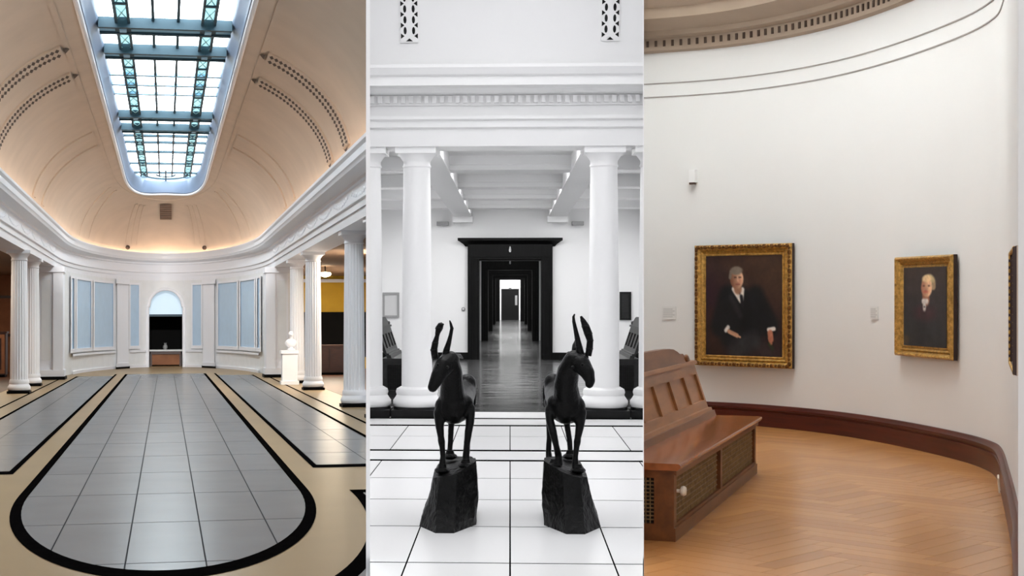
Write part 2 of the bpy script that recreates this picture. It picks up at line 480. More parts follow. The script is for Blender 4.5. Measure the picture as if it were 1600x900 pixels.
for j in range(len(ys)-1):
    for i in range(len(gxs)-1):
        pts = [(gxs[i], ys[j]), (gxs[i+1], ys[j]), (gxs[i+1], ys[j+1]), (gxs[i], ys[j+1])]
        if ys[j] > YA-2: pts = clip_convex(pts, [(gl_outline[k]) for k in range(0, 121)]) if False else pts
        B().slab(pts, GZ, GZ+.02).obj('pane', 'pane_teal' if .6 < abs((gxs[i]+gxs[i+1])/2) < .9 else 'pane_glass', sky)
def bar(x0, x1, y0, y1, m_, z0=GZ-.07, z1=GZ-.005): B().box(x0, x1, y0, y1, z0, z1).obj('glazing_bar', m_, sky)
for y in thick:
    bar(-GX, GX, y-.28, y+.28, 'steel_blue', GZ-.16, GZ-.02)
    for d in (-.27, .27): bar(-GX, GX, y+d-.06, y+d+.06, 'steel_dark', GZ-.2, GZ-.01)
for y in thin: bar(-GX, GX, y-.09, y+.09, 'steel_dark' if y > 40 else 'steel_blue')
for s in (-1, 1):
    bar(s*.22-.026, s*.22+.026, YS, 54, 'steel_dark')
    for x in (.64, .86): bar(s*x-.024, s*x+.024, YS, 53.3, 'steel_dark', GZ-.12, GZ-.03)
    yy = YS
    while yy < 53:
        for q0, q1 in ((.64, .86), (.86, .64)): B().tube([(s*q0, yy, GZ-.08), (s*q1, yy+1.2, GZ-.08)], .012, 4).obj('lattice_bar', 'steel_teal', sky)
        yy += 1.2
    for y in thick:
        bar(s*.75-.14, s*.75+.14, y-.3, y+.3, 'steel_dark', GZ-.17, GZ-.12)
        bar(s*.75-.06, s*.75+.06, y-.12, y+.12, 'steel_blue', GZ-.2, GZ-.17)
    for y in thin+[24.9, 31, 36.4, 48.2]:
        bar(s*.75-.12, s*.75+.12, y-.05, y+.05, 'steel_dark', GZ-.13, GZ-.1)
b = B(); b.tube([(.75*math.cos(math.pi*i/16), 52.9+1.5*math.sin(math.pi*i/16), GZ-.08) for i in range(17)], .035, 6); b.obj('curved_bar', 'steel_dark', sky)
b = B(); b.tube([(0, 51.5, GZ-.09), (0, 55, GZ-.09)], .03, 6); b.obj('glazing_bar', 'steel_dark', sky)
b = B(); b.tube([(.32*math.cos(math.pi*i/16), 52.9+.7*math.sin(math.pi*i/16), GZ-.09) for i in range(17)], .03, 6); b.obj('curved_bar', 'steel_dark', sky)
B().box(-1.6, 1.6, YS-1, 56.5, GZ+.05, GZ+.09).obj('lamp_box_back', 'hall_white', sky)

# apse wall with door opening
def ap(px, off=0.0):
    """plan point of the apse wall seen at picture column px, moved inwards by off"""
    d = ray(M1, px, 512); k = d.x/d.y; a, b_ = A0-off, AD-off
    lo, hi = YA-.001, YA+b_
    for _ in range(60):
        y = (lo+hi)/2
        if abs(k)*y < a*math.sqrt(max(0, 1-((y-YA)/b_)**2)): lo = y
        else: hi = y
    return (k*lo, lo)
DL, DR = 232.0, 286.0
ZSP, ZTOP = E+.80, E+1.52
def arch(px):
    t = (px-(DL+DR)/2)/((DR-DL)/2); return ZSP+(ZTOP-ZSP)*math.sqrt(max(0, 1-t*t))
pxs = [96+(DL-96)*i/40 for i in range(41)]; pxs2 = [DL+(DR-DL)*i/24 for i in range(25)]; pxs3 = [DR+(424-DR)*i/40 for i in range(41)]
b = B()
b.grid([[(*ap(p), -.05) for p in pxs], [(*ap(p), E+2.0) for p in pxs]])
b.grid([[(*ap(p), arch(p)) for p in pxs2], [(*ap(p), E+2.0) for p in pxs2]])
b.grid([[(*ap(p), -.05) for p in pxs3], [(*ap(p), E+2.0) for p in pxs3]])
# reveal of the opening
rev = [(ap(DL), 0.0)]+[(ap(p), arch(p)) for p in pxs2]+[(ap(DR), 0.0)]
b.grid([[(p[0][0], p[0][1], p[1]) for p in rev], [(p[0][0], p[0][1]+1.4, p[1]) for p in rev]])
wa = struct(b.obj('wall_apse', 'hall_plaster', None, M1, smooth=True), 'curved white apse wall with blue panels and an arched doorway')
def apse_box(p0, p1, z0, z1, off0, off1, name, m_, n=8):
    ps = [lerp(p0, p1, i/n) for i in range(n+1)]
    b = B()
    b.grid([[(*ap(p, off0), z0) for p in ps], [(*ap(p, off1), z0) for p in ps], [(*ap(p, off1), z1) for p in ps], [(*ap(p, off0), z1) for p in ps]])
    for p in (p0, p1): b.poly([(*ap(p, off0), z0), (*ap(p, off1), z0), (*ap(p, off1), z1), (*ap(p, off0), z1)])
    return b.obj(name, m_, wa)
mir = lambda p: 518-p
for sgn in (0, 1):
    g = (lambda p: p) if sgn == 0 else mir
    for p0, p1 in ((112.5, 116), (121, 142.5), (148, 177), (204, 217)):
        a, c = sorted((g(p0), g(p1)))
        apse_box(a, c, E-.72, E+1.72, 0, .03, 'blue_panel', 'panel_blue')
        for q0, q1 in ((a-2.2, a), (c, c+2.2)): apse_box(q0, q1, E-.8, E+1.8, 0, .07, 'panel_frame', 'hall_white', 2)
        apse_box(a, c, E+1.72, E+1.8, 0, .07, 'panel_frame', 'hall_white', 4)
        apse_box(a-2.4, c+2.4, E-.85, E-.72, 0, .1, 'panel_sill', 'hall_white', 4)
    a, c = sorted((g(183), g(201)))
    apse_box(a, c, 0, E+1.92, 0, .14, 'pilaster', 'hall_white', 4)
    apse_box(a-1.5, c+1.5, E+1.72, E+1.92, 0, .24, 'pilaster_capital', 'hall_white', 4)
    apse_box(a-1, c+1, 0.07, .22, 0, .22, 'pilaster_base', 'hall_white', 4)
    apse_box(a-2, c+2, 0, .075, 0, .3, 'pilaster_plinth', 'near_black', 4)
    a, c = sorted((g(114), g(180))); apse_box(a, c, E-.98, E-.9, 0, .08, 'dado_rail', 'hall_white', 12); apse_box(a, c, 0, .1, 0, .08, 'skirting', 'hall_white', 12)
    a, c = sorted((g(203), g(228))); apse_box(a, c, E-.98, E-.9, 0, .08, 'dado_rail', 'hall_white', 6); apse_box(a, c, 0, .1, 0, .08, 'skirting', 'hall_white', 6)
# arch moulding
b = B(); b.tube([(*ap(DL-1.5, .05), 0)]+[(*ap(p, .05), arch(p)+.05) for p in [DL-1.5]+pxs2+[DR+1.5]]+[(*ap(DR+1.5, .05), 0)], .07, 8)
b.obj('arch_moulding', 'hall_white', wa, smooth=True)
# passage behind the arch
YD = 61.2
dr = struct(link('door_1', None, None, M1), 'arched doorway with pale lunette over a dark passage')
HW = .78
b = B(); n = 20
b.poly([(-HW, YD+.5, E+.53)]+[(-HW*math.cos(math.pi*i/n), YD+.5, ZSP+(ZTOP-ZSP+.06)*math.sin(math.pi*i/n)) for i in range(n+1)]+[(HW, YD+.5, E+.53)])
b.obj('lunette_pane', 'lunette_glass', dr)
B().box(-HW, HW, YD+.42, YD+.55, E+.46, E+.55).obj('transom', 'steel_dark', dr)
B().tube([(-HW*math.cos(math.pi*i/n)*.98, YD+.48, ZSP+(ZTOP-ZSP+.03)*math.sin(math.pi*i/n)) for i in range(n+1)], .03, 6).obj('lunette_frame', 'steel_dark', dr)
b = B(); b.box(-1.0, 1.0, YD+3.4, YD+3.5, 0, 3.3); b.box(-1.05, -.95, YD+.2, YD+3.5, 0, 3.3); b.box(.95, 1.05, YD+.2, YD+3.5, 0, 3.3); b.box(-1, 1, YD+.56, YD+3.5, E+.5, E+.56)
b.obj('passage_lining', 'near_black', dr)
B().box(-1, 1, YD-.1, YD+3.4, .0, .008).obj('passage_floor', 'hall_tan', dr)
t = thing('console_table', 'low brown console table standing in the dark arched doorway', 'table', M1 @ TR(0, YD+1.2))
B().box(-.7, .7, -.25, .25, .62, .69).obj('table_top', 'hall_plaster', t)
B().box(-.62, .62, -.2, .2, .50, .62).obj('apron', 'dark_wood', t)
for sx in (-.6, .6):
    for sy in (-.18, .18): B().box(sx-.04, sx+.04, sy-.04, sy+.04, 0, .5).obj('leg', 'dark_wood', t)
B().box(-.58, .58, -.12, .12, .06, .5).obj('back_panel', 'aisle_brown', t)
t = thing('vase', 'small pale vase on the console table in the arched doorway', 'vase', M1 @ TR(-.02, YD+1.2, .69))
B().lathe([(.06, 0), (.1, .08), (.09, .16), (.04, .22), (.06, .26)], 16).obj('body', 'g_grey', t, smooth=True)
B().lathe([(.045, .262), (.065, .262), (.065, .275), (.045, .275)], 16).obj('lip', 'g_grey', t, smooth=True)

# piers at the mouth of the apse
for s, nm in ((-1, 'white panelled pier between the brown aisle and the apse'), (1, 'white panelled pier behind the marble bust at the apse')):
    t = thing('pier', nm, 'pier', M1 @ TR(s*3.5, 47.55), 'piers at the mouth of the apse')
    B().box(-.36, .36, -.3, .45, .3, E+1.74).obj('shaft', 'hall_white', t)
    B().box(min(-s*.36, -s*.06), max(-s*.36, -s*.06), -.42, -.3, .3, E+1.74).obj('pilaster', 'hall_white', t)
    B().box(-.4, .4, -.48, .45, E+1.74, E+1.915).obj('capital', 'hall_white', t)
    B().box(-.4, .4, -.48, .45, .1, .3).obj('base', 'hall_white', t)
    B().box(-.43, .43, -.54, .45, 0, .1).obj('plinth', 'near_black', t)
    B().box(min(s*.02, s*.3), max(s*.02, s*.3), -.315, -.3, .6, E+1.5).obj('face_panel', 'hall_plaster', t)
# fluted columns
def column(M, label, h, r, mw, mp, group, flute=.07, plinth=.3, ph=.1, bf=1.0, tp=.12):
    t = thing('column', label, 'column', M, group)
    B().slab([(-plinth, -plinth), (plinth, -plinth), (plinth, plinth), (-plinth, plinth)], 0, ph*.75).obj('plinth', mp, t)
    B().lathe([(plinth*.99, ph*.75), (plinth*.97, ph), (r*1.2, ph)], 40).obj('plinth_disc', mp, t, smooth=True)
    B().lathe([(r*1.3*bf, ph), (r*1.38*bf, ph+.03), (r*1.38*bf, ph+.08), (r*1.25*bf, ph+.12), (r*1.17*bf, ph+.15), (r*1.22*bf, ph+.19), (r*1.17*bf, ph+.23), (r*1.06, ph+.26)], 40).obj('base', mw, t, smooth=True)
    prof = [(r*(1-tp*(i/12)**1.6), ph+.26+(h-.26-ph-.26)*i/12) for i in range(13)]
    B().lathe(prof, 120 if flute else 40, flute=flute, nfl=20).obj('shaft', mw, t, smooth=True)
    rt = r*(1-tp); z = h-.26
    B().lathe([(rt, z), (rt*1.08, z+.02), (rt, z+.05), (rt*1.02, z+.09), (rt*1.3, z+.16), (rt*1.4, z+.18)], 40).obj('capital', mw, t, smooth=True)
    B().box(-rt*1.5, rt*1.5, -rt*1.5, rt*1.5, z+.18, h).obj('abacus', mw, t)
    return t
for x, y, lab in ((-3.55, 37.6, 'thick fluted white column nearest the frame edge beside the brown aisle'),
                  (-3.66, 42.3, 'fluted white column between its twin and the brown aisle pier'),
                  (3.70, 42.3, 'fluted white column standing just behind the marble bust'),
                  (3.70, 37.6, 'fluted white column beside the opening to the yellow aisle wall'),
                  (3.72, 29.4, 'tall fluted white column close to the white partition edge'),
                  (3.72, 25.6, 'fluted white column half cut off by the white partition')):
    column(M1 @ TR(x, y), lab, E+1.92, .215, 'hall_white', 'near_black', 'fluted columns of the vaulted hall', bf=.93, plinth=.27, ph=.08)
# aisles beyond the columns
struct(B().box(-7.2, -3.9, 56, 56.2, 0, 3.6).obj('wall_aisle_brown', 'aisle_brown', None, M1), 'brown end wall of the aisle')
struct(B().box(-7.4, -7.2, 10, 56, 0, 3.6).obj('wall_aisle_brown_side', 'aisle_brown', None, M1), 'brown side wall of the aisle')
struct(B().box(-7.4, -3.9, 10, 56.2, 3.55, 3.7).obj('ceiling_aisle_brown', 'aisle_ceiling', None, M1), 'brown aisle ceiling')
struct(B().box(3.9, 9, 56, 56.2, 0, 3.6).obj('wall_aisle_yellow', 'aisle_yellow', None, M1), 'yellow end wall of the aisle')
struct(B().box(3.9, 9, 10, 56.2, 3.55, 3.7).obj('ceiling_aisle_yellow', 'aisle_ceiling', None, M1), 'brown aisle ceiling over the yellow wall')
struct(B().box(3.9, 9, 55.8, 56, 3.3, 3.42).obj('trim_3', 'hall_white', None, M1), 'pale picture rail on the yellow wall')
for s in (-1, 1):
    struct(B().box(min(s*3.42, s*4.2), max(s*3.42, s*4.2), 48.02, 48.2, 0, 3.6).obj('wall_apse_return', 'hall_plaster', None, M1), 'short white wall behind the pier')
for s in (-1, 1):
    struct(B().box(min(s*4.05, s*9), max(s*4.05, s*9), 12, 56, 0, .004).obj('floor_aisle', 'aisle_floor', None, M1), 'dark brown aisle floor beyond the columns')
# upper screen walls behind the entablature so that the vault sits on something
for s in (-1, 1):
    struct(B().box(min(s*3.75, s*4.0), max(s*3.75, s*4.0), YS, 62, E+2.9, E+5.6).obj('wall_attic', 'hall_plaster', None, M1), 'attic wall above the columns')
# dark furniture of the aisles
def cabinet(M, w, d, h, label, body, doorm, nd=2):
    t = thing('cabinet', label, 'cabinet', M)
    B().box(-w/2, w/2, 0, d, .08, h-.06).obj('body', body, t)
    B().box(-w/2-.04, w/2+.04, -.04, d, h-.06, h).obj('top', body, t)
    B().box(-w/2+.03, w/2-.03, .03, d, 0, .08).obj('plinth', 'near_black', t)
    for i in range(nd):
        x0, x1 = -w/2+w*i/nd+.03, -w/2+w*(i+1)/nd-.03
        o = B().box(x0, x1, -.03, 0, .12, h-.1).obj('door', doorm, t)
        B().box(x0+.1, x1-.1, -.045, -.03, .25, h-.22).obj('door_panel', body, o)
    return t
cabinet(M1 @ TR(-6.0, 50), 1.7, .7, 1.5, 'low dark cabinet against the brown aisle wall', 'dark_wood', 'aisle_brown')
cabinet(M1 @ TR(5.6, 49), 1.5, .8, 1.0, 'low dark red wooden cabinet under the black picture by the yellow wall', 'dark_wood', 'dark_wood', 3)
t = thing('dark_painting', 'large black framed picture on the yellow aisle wall', 'painting', M1 @ TR(6.4, 55.95, E-1.15))
B().box(-1.6, 1.6, -.12, 0, 0, 1.72).obj('frame', 'near_black', t)
B().box(-1.45, 1.45, -.135, -.12, .15, 1.57).obj('canvas', 'near_black', t)
t = thing('wall_painting', 'wide orange brown panel on the brown aisle wall', 'painting', M1 @ TR(-6.15, 55.95, E-.3))
B().box(-1.1, 1.1, -.1, 0, 0, 1.5).obj('frame', 'dark_wood', t)
B().box(-1.0, 1.0, -.12, -.1, .1, 1.4).obj('canvas', 'aisle_brown', t)
t = thing('ceiling_lamp', 'glowing round lamp under the aisle ceiling by the yellow wall', 'lamp', M1 @ Matrix.Translation(at_y(M1, 508, 428, 47)))
B().lathe([(.02, .06), (.16, .05), (.2, 0), (.16, -.06), (.04, -.1)], 20).obj('globe', 'lamp_glow', t, smooth=True)
zc = 3.55-(at_y(M1, 508, 428, 47).z)
B().lathe([(.02, .06), (.02, zc)], 10).obj('stem', 'near_black', t)
for x, y in ((5.6, 50), (5.0, 38), (-5.4, 50), (-5.2, 38)):  # area lights added to brighten both aisles, apart from the modelled lamp
    l = bpy.data.lights.new('aisle_fill', 'AREA'); l.shape = 'RECTANGLE'; l.size = .8; l.size_y = 2.4; l.energy = 400 if x > 0 else 110; l.color = (1, .86, .68)
    o = bpy.data.objects.new('aisle_fill', l); C.objects.link(o); o.matrix_basis = M1 @ Matrix.Translation((x, y, 3.5))
for x in (-.9, .9):      # unseen spots added to brighten the apse wall
    l = bpy.data.lights.new('apse_fill_spot', 'SPOT'); l.spot_size = math.radians(34); l.spot_blend = .7; l.shadow_soft_size = .25; l.energy = 4200; l.color = (1, .98, .96)
    o = bpy.data.objects.new('apse_fill_spot', l); C.objects.link(o)
    p = Vector((x, 38, E+4.9)); q = (Vector((x*1.6, 60.5, 1.5))-p).normalized()
    o.matrix_basis = M1 @ Matrix.Translation(p) @ q.to_track_quat('-Z', 'Y').to_matrix().to_4x4()
# marble bust on a pedestal
t = thing('pedestal', 'square white pedestal carrying a marble bust by the fluted columns', 'pedestal', M1 @ TR(3.40, 41.3))
B().box(-.21, .21, -.21, .21, .1, .86).obj('die', 'hall_white', t)
B().box(-.25, .25, -.25, .25, .0, .1).obj('base', 'hall_white', t)
B().box(-.245, .245, -.245, .245, .86, .95).obj('cap', 'hall_white', t)
t = thing('marble_bust', 'small white marble bust on the square pedestal', 'bust', M1 @ TR(3.45, 41.3, .951))
B().lathe([(.1, 0), (.11, .03), (.06, .06), (.06, .1)], 20).obj('socle', 'hall_white', t, smooth=True)
b = B(); b.ball((0, 0, .2), .17, 16, 10, (1, .6, .75)); b.obj('shoulders', 'hall_white', t, smooth=True)
b = B(); b.tube([(0, 0, .28), (0, -.01, .38)], [.06, .05], 12); b.ball((0, -.01, .44), .085, 16, 12, (.85, 1, 1.2)); b.ball((0, -.1, .43), .022, 8, 6); b.obj('head', 'hall_white', t, smooth=True)

# ================================================================ ROOM 2 : white gallery
CUR[0] = 2
YF = 35.9            # far wall with the great door
fw = struct(B().slab([(-4.5, .5), (4.5, .5), (4.5, 20.05), (-4.5, 20.05)], -.12, 0).obj('floor', 'g_joint', None, M2), 'white tiled floor with black joints and black border strips')
Yd = lambda y: 3680/(y-459)
J = .005
lines = [Yd(1010), Yd(880), Yd(823), Yd(781), Yd(747.5), Yd(719.5)]
gxs2 = [-2.46, -1.845, -1.23, -.615, 0, .615, 1.23, 1.845, 2.46]
def tiles(ya, yb, ja, jb, gx):
    for i in range(len(gx)-1):
        B().box(gx[i]+J, gx[i+1]-J, ya+ja, yb-jb, 0, .002).obj('tile', 'g_tile', fw)
JD = .014
for a, c in zip(lines[:-1], lines[1:]): tiles(a, c, JD, JD if c != lines[-1] else .08, gxs2)
B().box(-4, 4, Yd(719.5)+.06, Yd(704)-.08, 0, .002).obj('plain_strip', 'g_tile', fw)
tiles(Yd(704)+.08, Yd(682), .0, JD, gxs2); tiles(Yd(682), Yd(665), JD, .1, gxs2)
B().box(-4, 4, Yd(665)+.1, Yd(654)-.09, 0, .002).obj('plain_strip', 'g_tile', fw)
B().box(-4, 4, Yd(654)+.09, 19.92, 0, .002).obj('plain_strip', 'g_tile', fw)
struct(B().slab([(-4.6, 20.05), (4.6, 20.05), (4.6, 91), (-4.6, 91)], -.12, .0).obj('floor_passage', 'g_parquet', None, M2), 'polished grey parquet running through the row of doorways')
# columns
for x, lab in ((-1.22, 'smooth white column between the dark bench and the goat with its head towards the vaulted hall'),
               (-1.87, 'smooth white column cut off by the partition beside the vaulted hall'),
               (1.22, 'smooth white column behind the goat looking towards the portraits'),
               (1.87, 'smooth white column cut off by the partition beside the round gallery')):
    column(M2 @ TR(x, 19.25), lab, E+1.9, .2, 'g_column', 'g_black', 'white columns before the great door', flute=0, plinth=.315, ph=.13, bf=1.13)
# entablature
def ext(prof, x0, x1, name, m_, **k):      # profile [(y, z)] extruded along x
    b = B(); b.grid([[(x, y, z) for y, z in prof+[prof[0]]] for x in (x0, x1)])
    return b.obj(name, m_, None, M2, **k)
en2 = struct(ext([(19.6, E+1.9), (18.95, E+1.9), (18.95, E+2.12), (18.9, E+2.14), (18.9, E+2.22), (18.85, E+2.24), (18.85, E+2.28), (18.93, E+2.29), (18.93, E+2.42), (18.9, E+2.42), (18.9, E+2.55), (18.8, E+2.57),
                (18.72, E+2.62), (18.55, E+2.63), (18.55, E+2.74), (18.5, E+2.76), (18.44, E+2.84), (18.44, E+2.88), (19.6, E+2.9)], -4, 4, 'trim_4', 'g_ceiling'), 'white entablature with dentil cornice over the columns')
for i in range(78):
    x = -3.9+.1*i
    if abs(x) < 2.4: B().box(x, x+.055, 18.86, 18.92, E+2.45, E+2.54).obj('dentil', 'g_ceiling', en2)
# vault rising towards the viewer, with pierced ribs
V2Y, V2A, V2B, V2Z = 15.9, 2.95, 2.4, E+2.88
def v2(a, lift=0): return (V2Y+(V2A-lift)*math.cos(a), V2Z+(V2B-lift)*math.sin(a))
aa = [math.radians(90*i/30) for i in range(31)]
c2 = struct(B().grid([[(x, *v2(a)) for a in aa] for x in (-4.5, 4.5)]).obj('ceiling', 'g_ceiling', None, M2, smooth=True), 'white vault springing from the dentil cornice')
for xc in (-1.285, 1.27):
    w = .115
    a0 = None
    for i in range(900):
        a = math.radians(i*.1); y, z = v2(a)
        if (z-E)/y*F > 459-66: a0 = a; break
    a1 = math.radians(70); n = 30
    as_ = [lerp(a0, a1, i/n) for i in range(n+1)]
    L = .025
    b = B(); b.grid([[(xc-w, *v2(a)) for a in as_], [(xc-w, *v2(a, L)) for a in as_], [(xc+w, *v2(a, L)) for a in as_], [(xc+w, *v2(a)) for a in as_]])
    ro = b.obj('pierced_rib', 'g_ceiling', c2)
    da = .083/2.6; a = a0+.006; k = 0
    L2 = L+.004
    B().poly([(xc-.045, *v2(a, L2)), (xc+.045, *v2(a, L2)), (xc, *v2(a+.016, L2))]).obj('rib_opening', 'g_black', ro)
    a += .028
    while a < a1-.05:
        if k % 2 == 0:
            for s in (-1, 1): B().poly([(xc+s*.108, *v2(a-.014, L2)), (xc+s*.108, *v2(a+.014, L2)), (xc+s*.062, *v2(a, L2))]).obj('rib_opening', 'g_black', ro)
        else:
            for s in (-1, 1):
                B().poly([(xc+s*.054+.02*math.cos(q*math.pi/5), *v2(a+.02*math.sin(q*math.pi/5), L2)) for q in range(10)]).obj('rib_opening', 'g_black', ro)
        a += .0285; k += 1
# unseen laylight added above the front to light the gallery
lay = struct(link('fill_laylight', None, None, M2), 'unseen white laylight added in the crown to light the gallery')
for i in range(4):
    for j in range(5):
        x0, y0 = -2.0+i*1.0, 8.2+j*1.5
        B().box(x0+.02, x0+.98, y0+.02, y0+1.48, V2Z+V2B+.02, V2Z+V2B+.04).obj('pane', 'white_fill_pane', lay)
b = B()
for i in range(5): b.box(-2.02+i-.02, -2.02+i+.06, 8.2, 15.7, V2Z+V2B-.03, V2Z+V2B+.02)
b.obj('glazing_bars', 'g_grey', lay)
struct(B().box(-4.5, 4.5, 8.0, 15.95, V2Z+V2B+.05, V2Z+V2B+.12).obj('ceiling_crown', 'g_ceiling', None, M2), 'white flat ceiling round the added laylight')
# passage behind the columns
CZ = E+2.12
pc = struct(B().box(-4.5, 4.5, 19.6, YF+.3, CZ, CZ+.1).obj('ceiling_passage', 'g_ceiling', None, M2), 'white coffered ceiling between columns and great door')
for s in (-1, 1):
    B().box(min(s*.93, s*1.35), max(s*.93, s*1.35), 19.6, YF, E+1.86, CZ).obj('ceiling_beam', 'g_ceiling', pc)
    B().box(min(s*.9, s*1.38), max(s*.9, s*1.38), YF-.5, YF, E+1.72, E+1.86).obj('beam_bracket', 'g_ceiling', pc)
    B().box(min(s*1.5, s*1.78), max(s*1.5, s*1.78), YF-.25, YF, E+1.66, E+1.75).obj('beam_bracket', 'g_grey', pc)
for y in (22.6, 26.2, 29.4, 32.6):
    B().box(-4.5, 4.5, y, y+.55, E+1.9, CZ).obj('ceiling_beam', 'g_ceiling', pc)
    B().box(-.93, .93, y-.07, y, E+1.98, CZ).obj('beam_moulding', 'g_ceiling', pc)
# walls with the row of doorways
def door_wall(y, half_out, label, cornice, idx, th=.5, ow=.78):
    oz = E+.84
    b = B()
    b.box(-4.6, -ow, y, y+th, 0, CZ); b.box(ow, 4.6, y, y+th, 0, CZ); b.box(-ow, ow, y, y+th, oz, CZ)
    w = struct(b.obj('wall_enfilade', 'g_wall', None, M2), label[0])
    t = struct(link('door_%d' % idx, None, None, M2), label[1])
    top = E+1.2 if cornice else E+1.24
    for s in (-1, 1):
        B().box(min(s*(ow-.02), s*half_out), max(s*(ow-.02), s*half_out), y-.1, y-.002, 0, oz+.1).obj('casing', 'g_door', t)
        B().box(min(s*(ow+.04), s*(ow+.1)), max(s*(ow+.04), s*(ow+.1)), y-.13, y-.1, 0, oz).obj('casing_moulding', 'g_door', t)
        B().box(min(s*(half_out-.06), s*half_out), max(s*(half_out-.06), s*half_out), y-.14, y-.1, 0, oz+.1).obj('casing_moulding', 'g_door', t)
        B().box(min(s*(ow-.03), s*ow), max(s*(ow-.03), s*ow), y-.002, y+th+.02, 0, oz).obj('jamb', 'g_door', t)
    B().box(-half_out, half_out, y-.12, y-.002, oz, top).obj('lintel', 'g_door', t)
    B().box(-ow, ow, y-.002, y+th+.02, oz-.03, oz).obj('head_lining', 'g_door', t)
    B().box(-half_out, half_out, y-.15, y-.12, oz+.06, oz+.1).obj('lintel_moulding', 'g_door', t)
    if cornice:
        prof = [(0, 1.15), (.06, 1.15), (.1, 1.2), (.2, 1.27), (.24, 1.29), (.24, 1.355), (0, 1.355)]
        b = B(); b.grid([[(x*(half_out+d), y-d-.002, E+z) for d, z in prof+[prof[0]]] for x in (-1, 1)])
        for x in (-1, 1): b.poly([(x*(half_out+d), y-d-.002, E+z) for d, z in prof])
        b.obj('cornice', 'g_door', t)
    B().lathe([(.02, 0), (.03, .04), (.02, .1), (.008, .14)], 10).obj('light_fitting', 'g_pale', t, M=Matrix.Translation((0, y-.16, oz+.17)))
    return w
door_wall(YF, 1.03, ('white wall round the great black door', 'great black door surround with heavy cornice'), True, 2)
door_wall(50.4, .98, ('white wall of the second doorway', 'second black doorway of the row'), False, 3)
door_wall(63.4, .98, ('white wall of the third doorway', 'third black doorway of the row'), False, 4)
door_wall(77, .98, ('white wall of the fourth doorway', 'fourth black doorway of the row'), False, 5)
door_wall(86, .98, ('white wall of the fifth doorway', 'fifth black doorway of the row'), False, 6, ow=.63)
b = B(); b.box(-4.6, 4.6, 90, 90.3, 0, CZ); struct(b.obj('wall_end', 'g_wall', None, M2), 'white end wall behind the row of doorways')
t = struct(link('door_7', None, None, M2), 'dark far door in a white frame at the end of the row')
B().box(-.54, .54, 89.9, 90, 0, E+.3).obj('leaf', 'g_black', t)
for s in (-1, 1): B().box(min(s*.54, s*.64), max(s*.54, s*.64), 89.86, 90, 0, E+.37).obj('frame', 'g_column', t)
B().box(-.64, .64, 89.86, 90, E+.3, E+.39).obj('frame', 'g_column', t)
B().box(.3, .44, 89.87, 89.9, .9, 1.5).obj('door_glazing', 'g_grey', t)
B().box(-.08, .08, 89.84, 89.86, E+.32, E+.36).obj('sign_plate', 'g_black', t)
for s in (-1, 1):
    struct(B().box(min(s*2.6, s*2.7), max(s*2.6, s*2.7), YF+.5, 90, 0, CZ).obj('wall_enfilade_side', 'g_wall', None, M2), 'white side wall of the far rooms')
    struct(B().box(min(s*1.0, s*4.6), max(s*1.0, s*4.6), YF-.05, YF, 0, .17).obj('baseboard_far', 'g_door', None, M2), 'black baseboard beside the great door')
struct(B().box(-2.7, 2.7, YF+.3, 90, CZ, CZ+.1).obj('ceiling_enfilade', 'g_ceiling', None, M2), 'white ceiling of the far rooms')
def area(name, M, x, y, z, sx, sy, power, col=(1, 1, 1)):
    l = bpy.data.lights.new(name, 'AREA'); l.shape = 'RECTANGLE'; l.size = sx; l.size_y = sy; l.energy = power; l.color = col
    o = bpy.data.objects.new(name, l); C.objects.link(o); o.matrix_basis = M @ Matrix.Translation((x, y, z)); return o
for y in (43, 57, 70, 82, 88.3): area('far_room_fill', M2, 0, y, CZ-.05, 1.6, 3, 190)  # unseen area lights added to brighten the far rooms
for y in (19.95, 23.5, 27.1, 30.3, 33.5):  # area lights added out of sight behind the beams to brighten the passage
    area('passage_fill', M2, 0, y, CZ-.02, 1.1, .45, 44)
    for x in (-1.95, 1.95): area('passage_fill', M2, x, y, CZ-.02, .8, .45, 36)
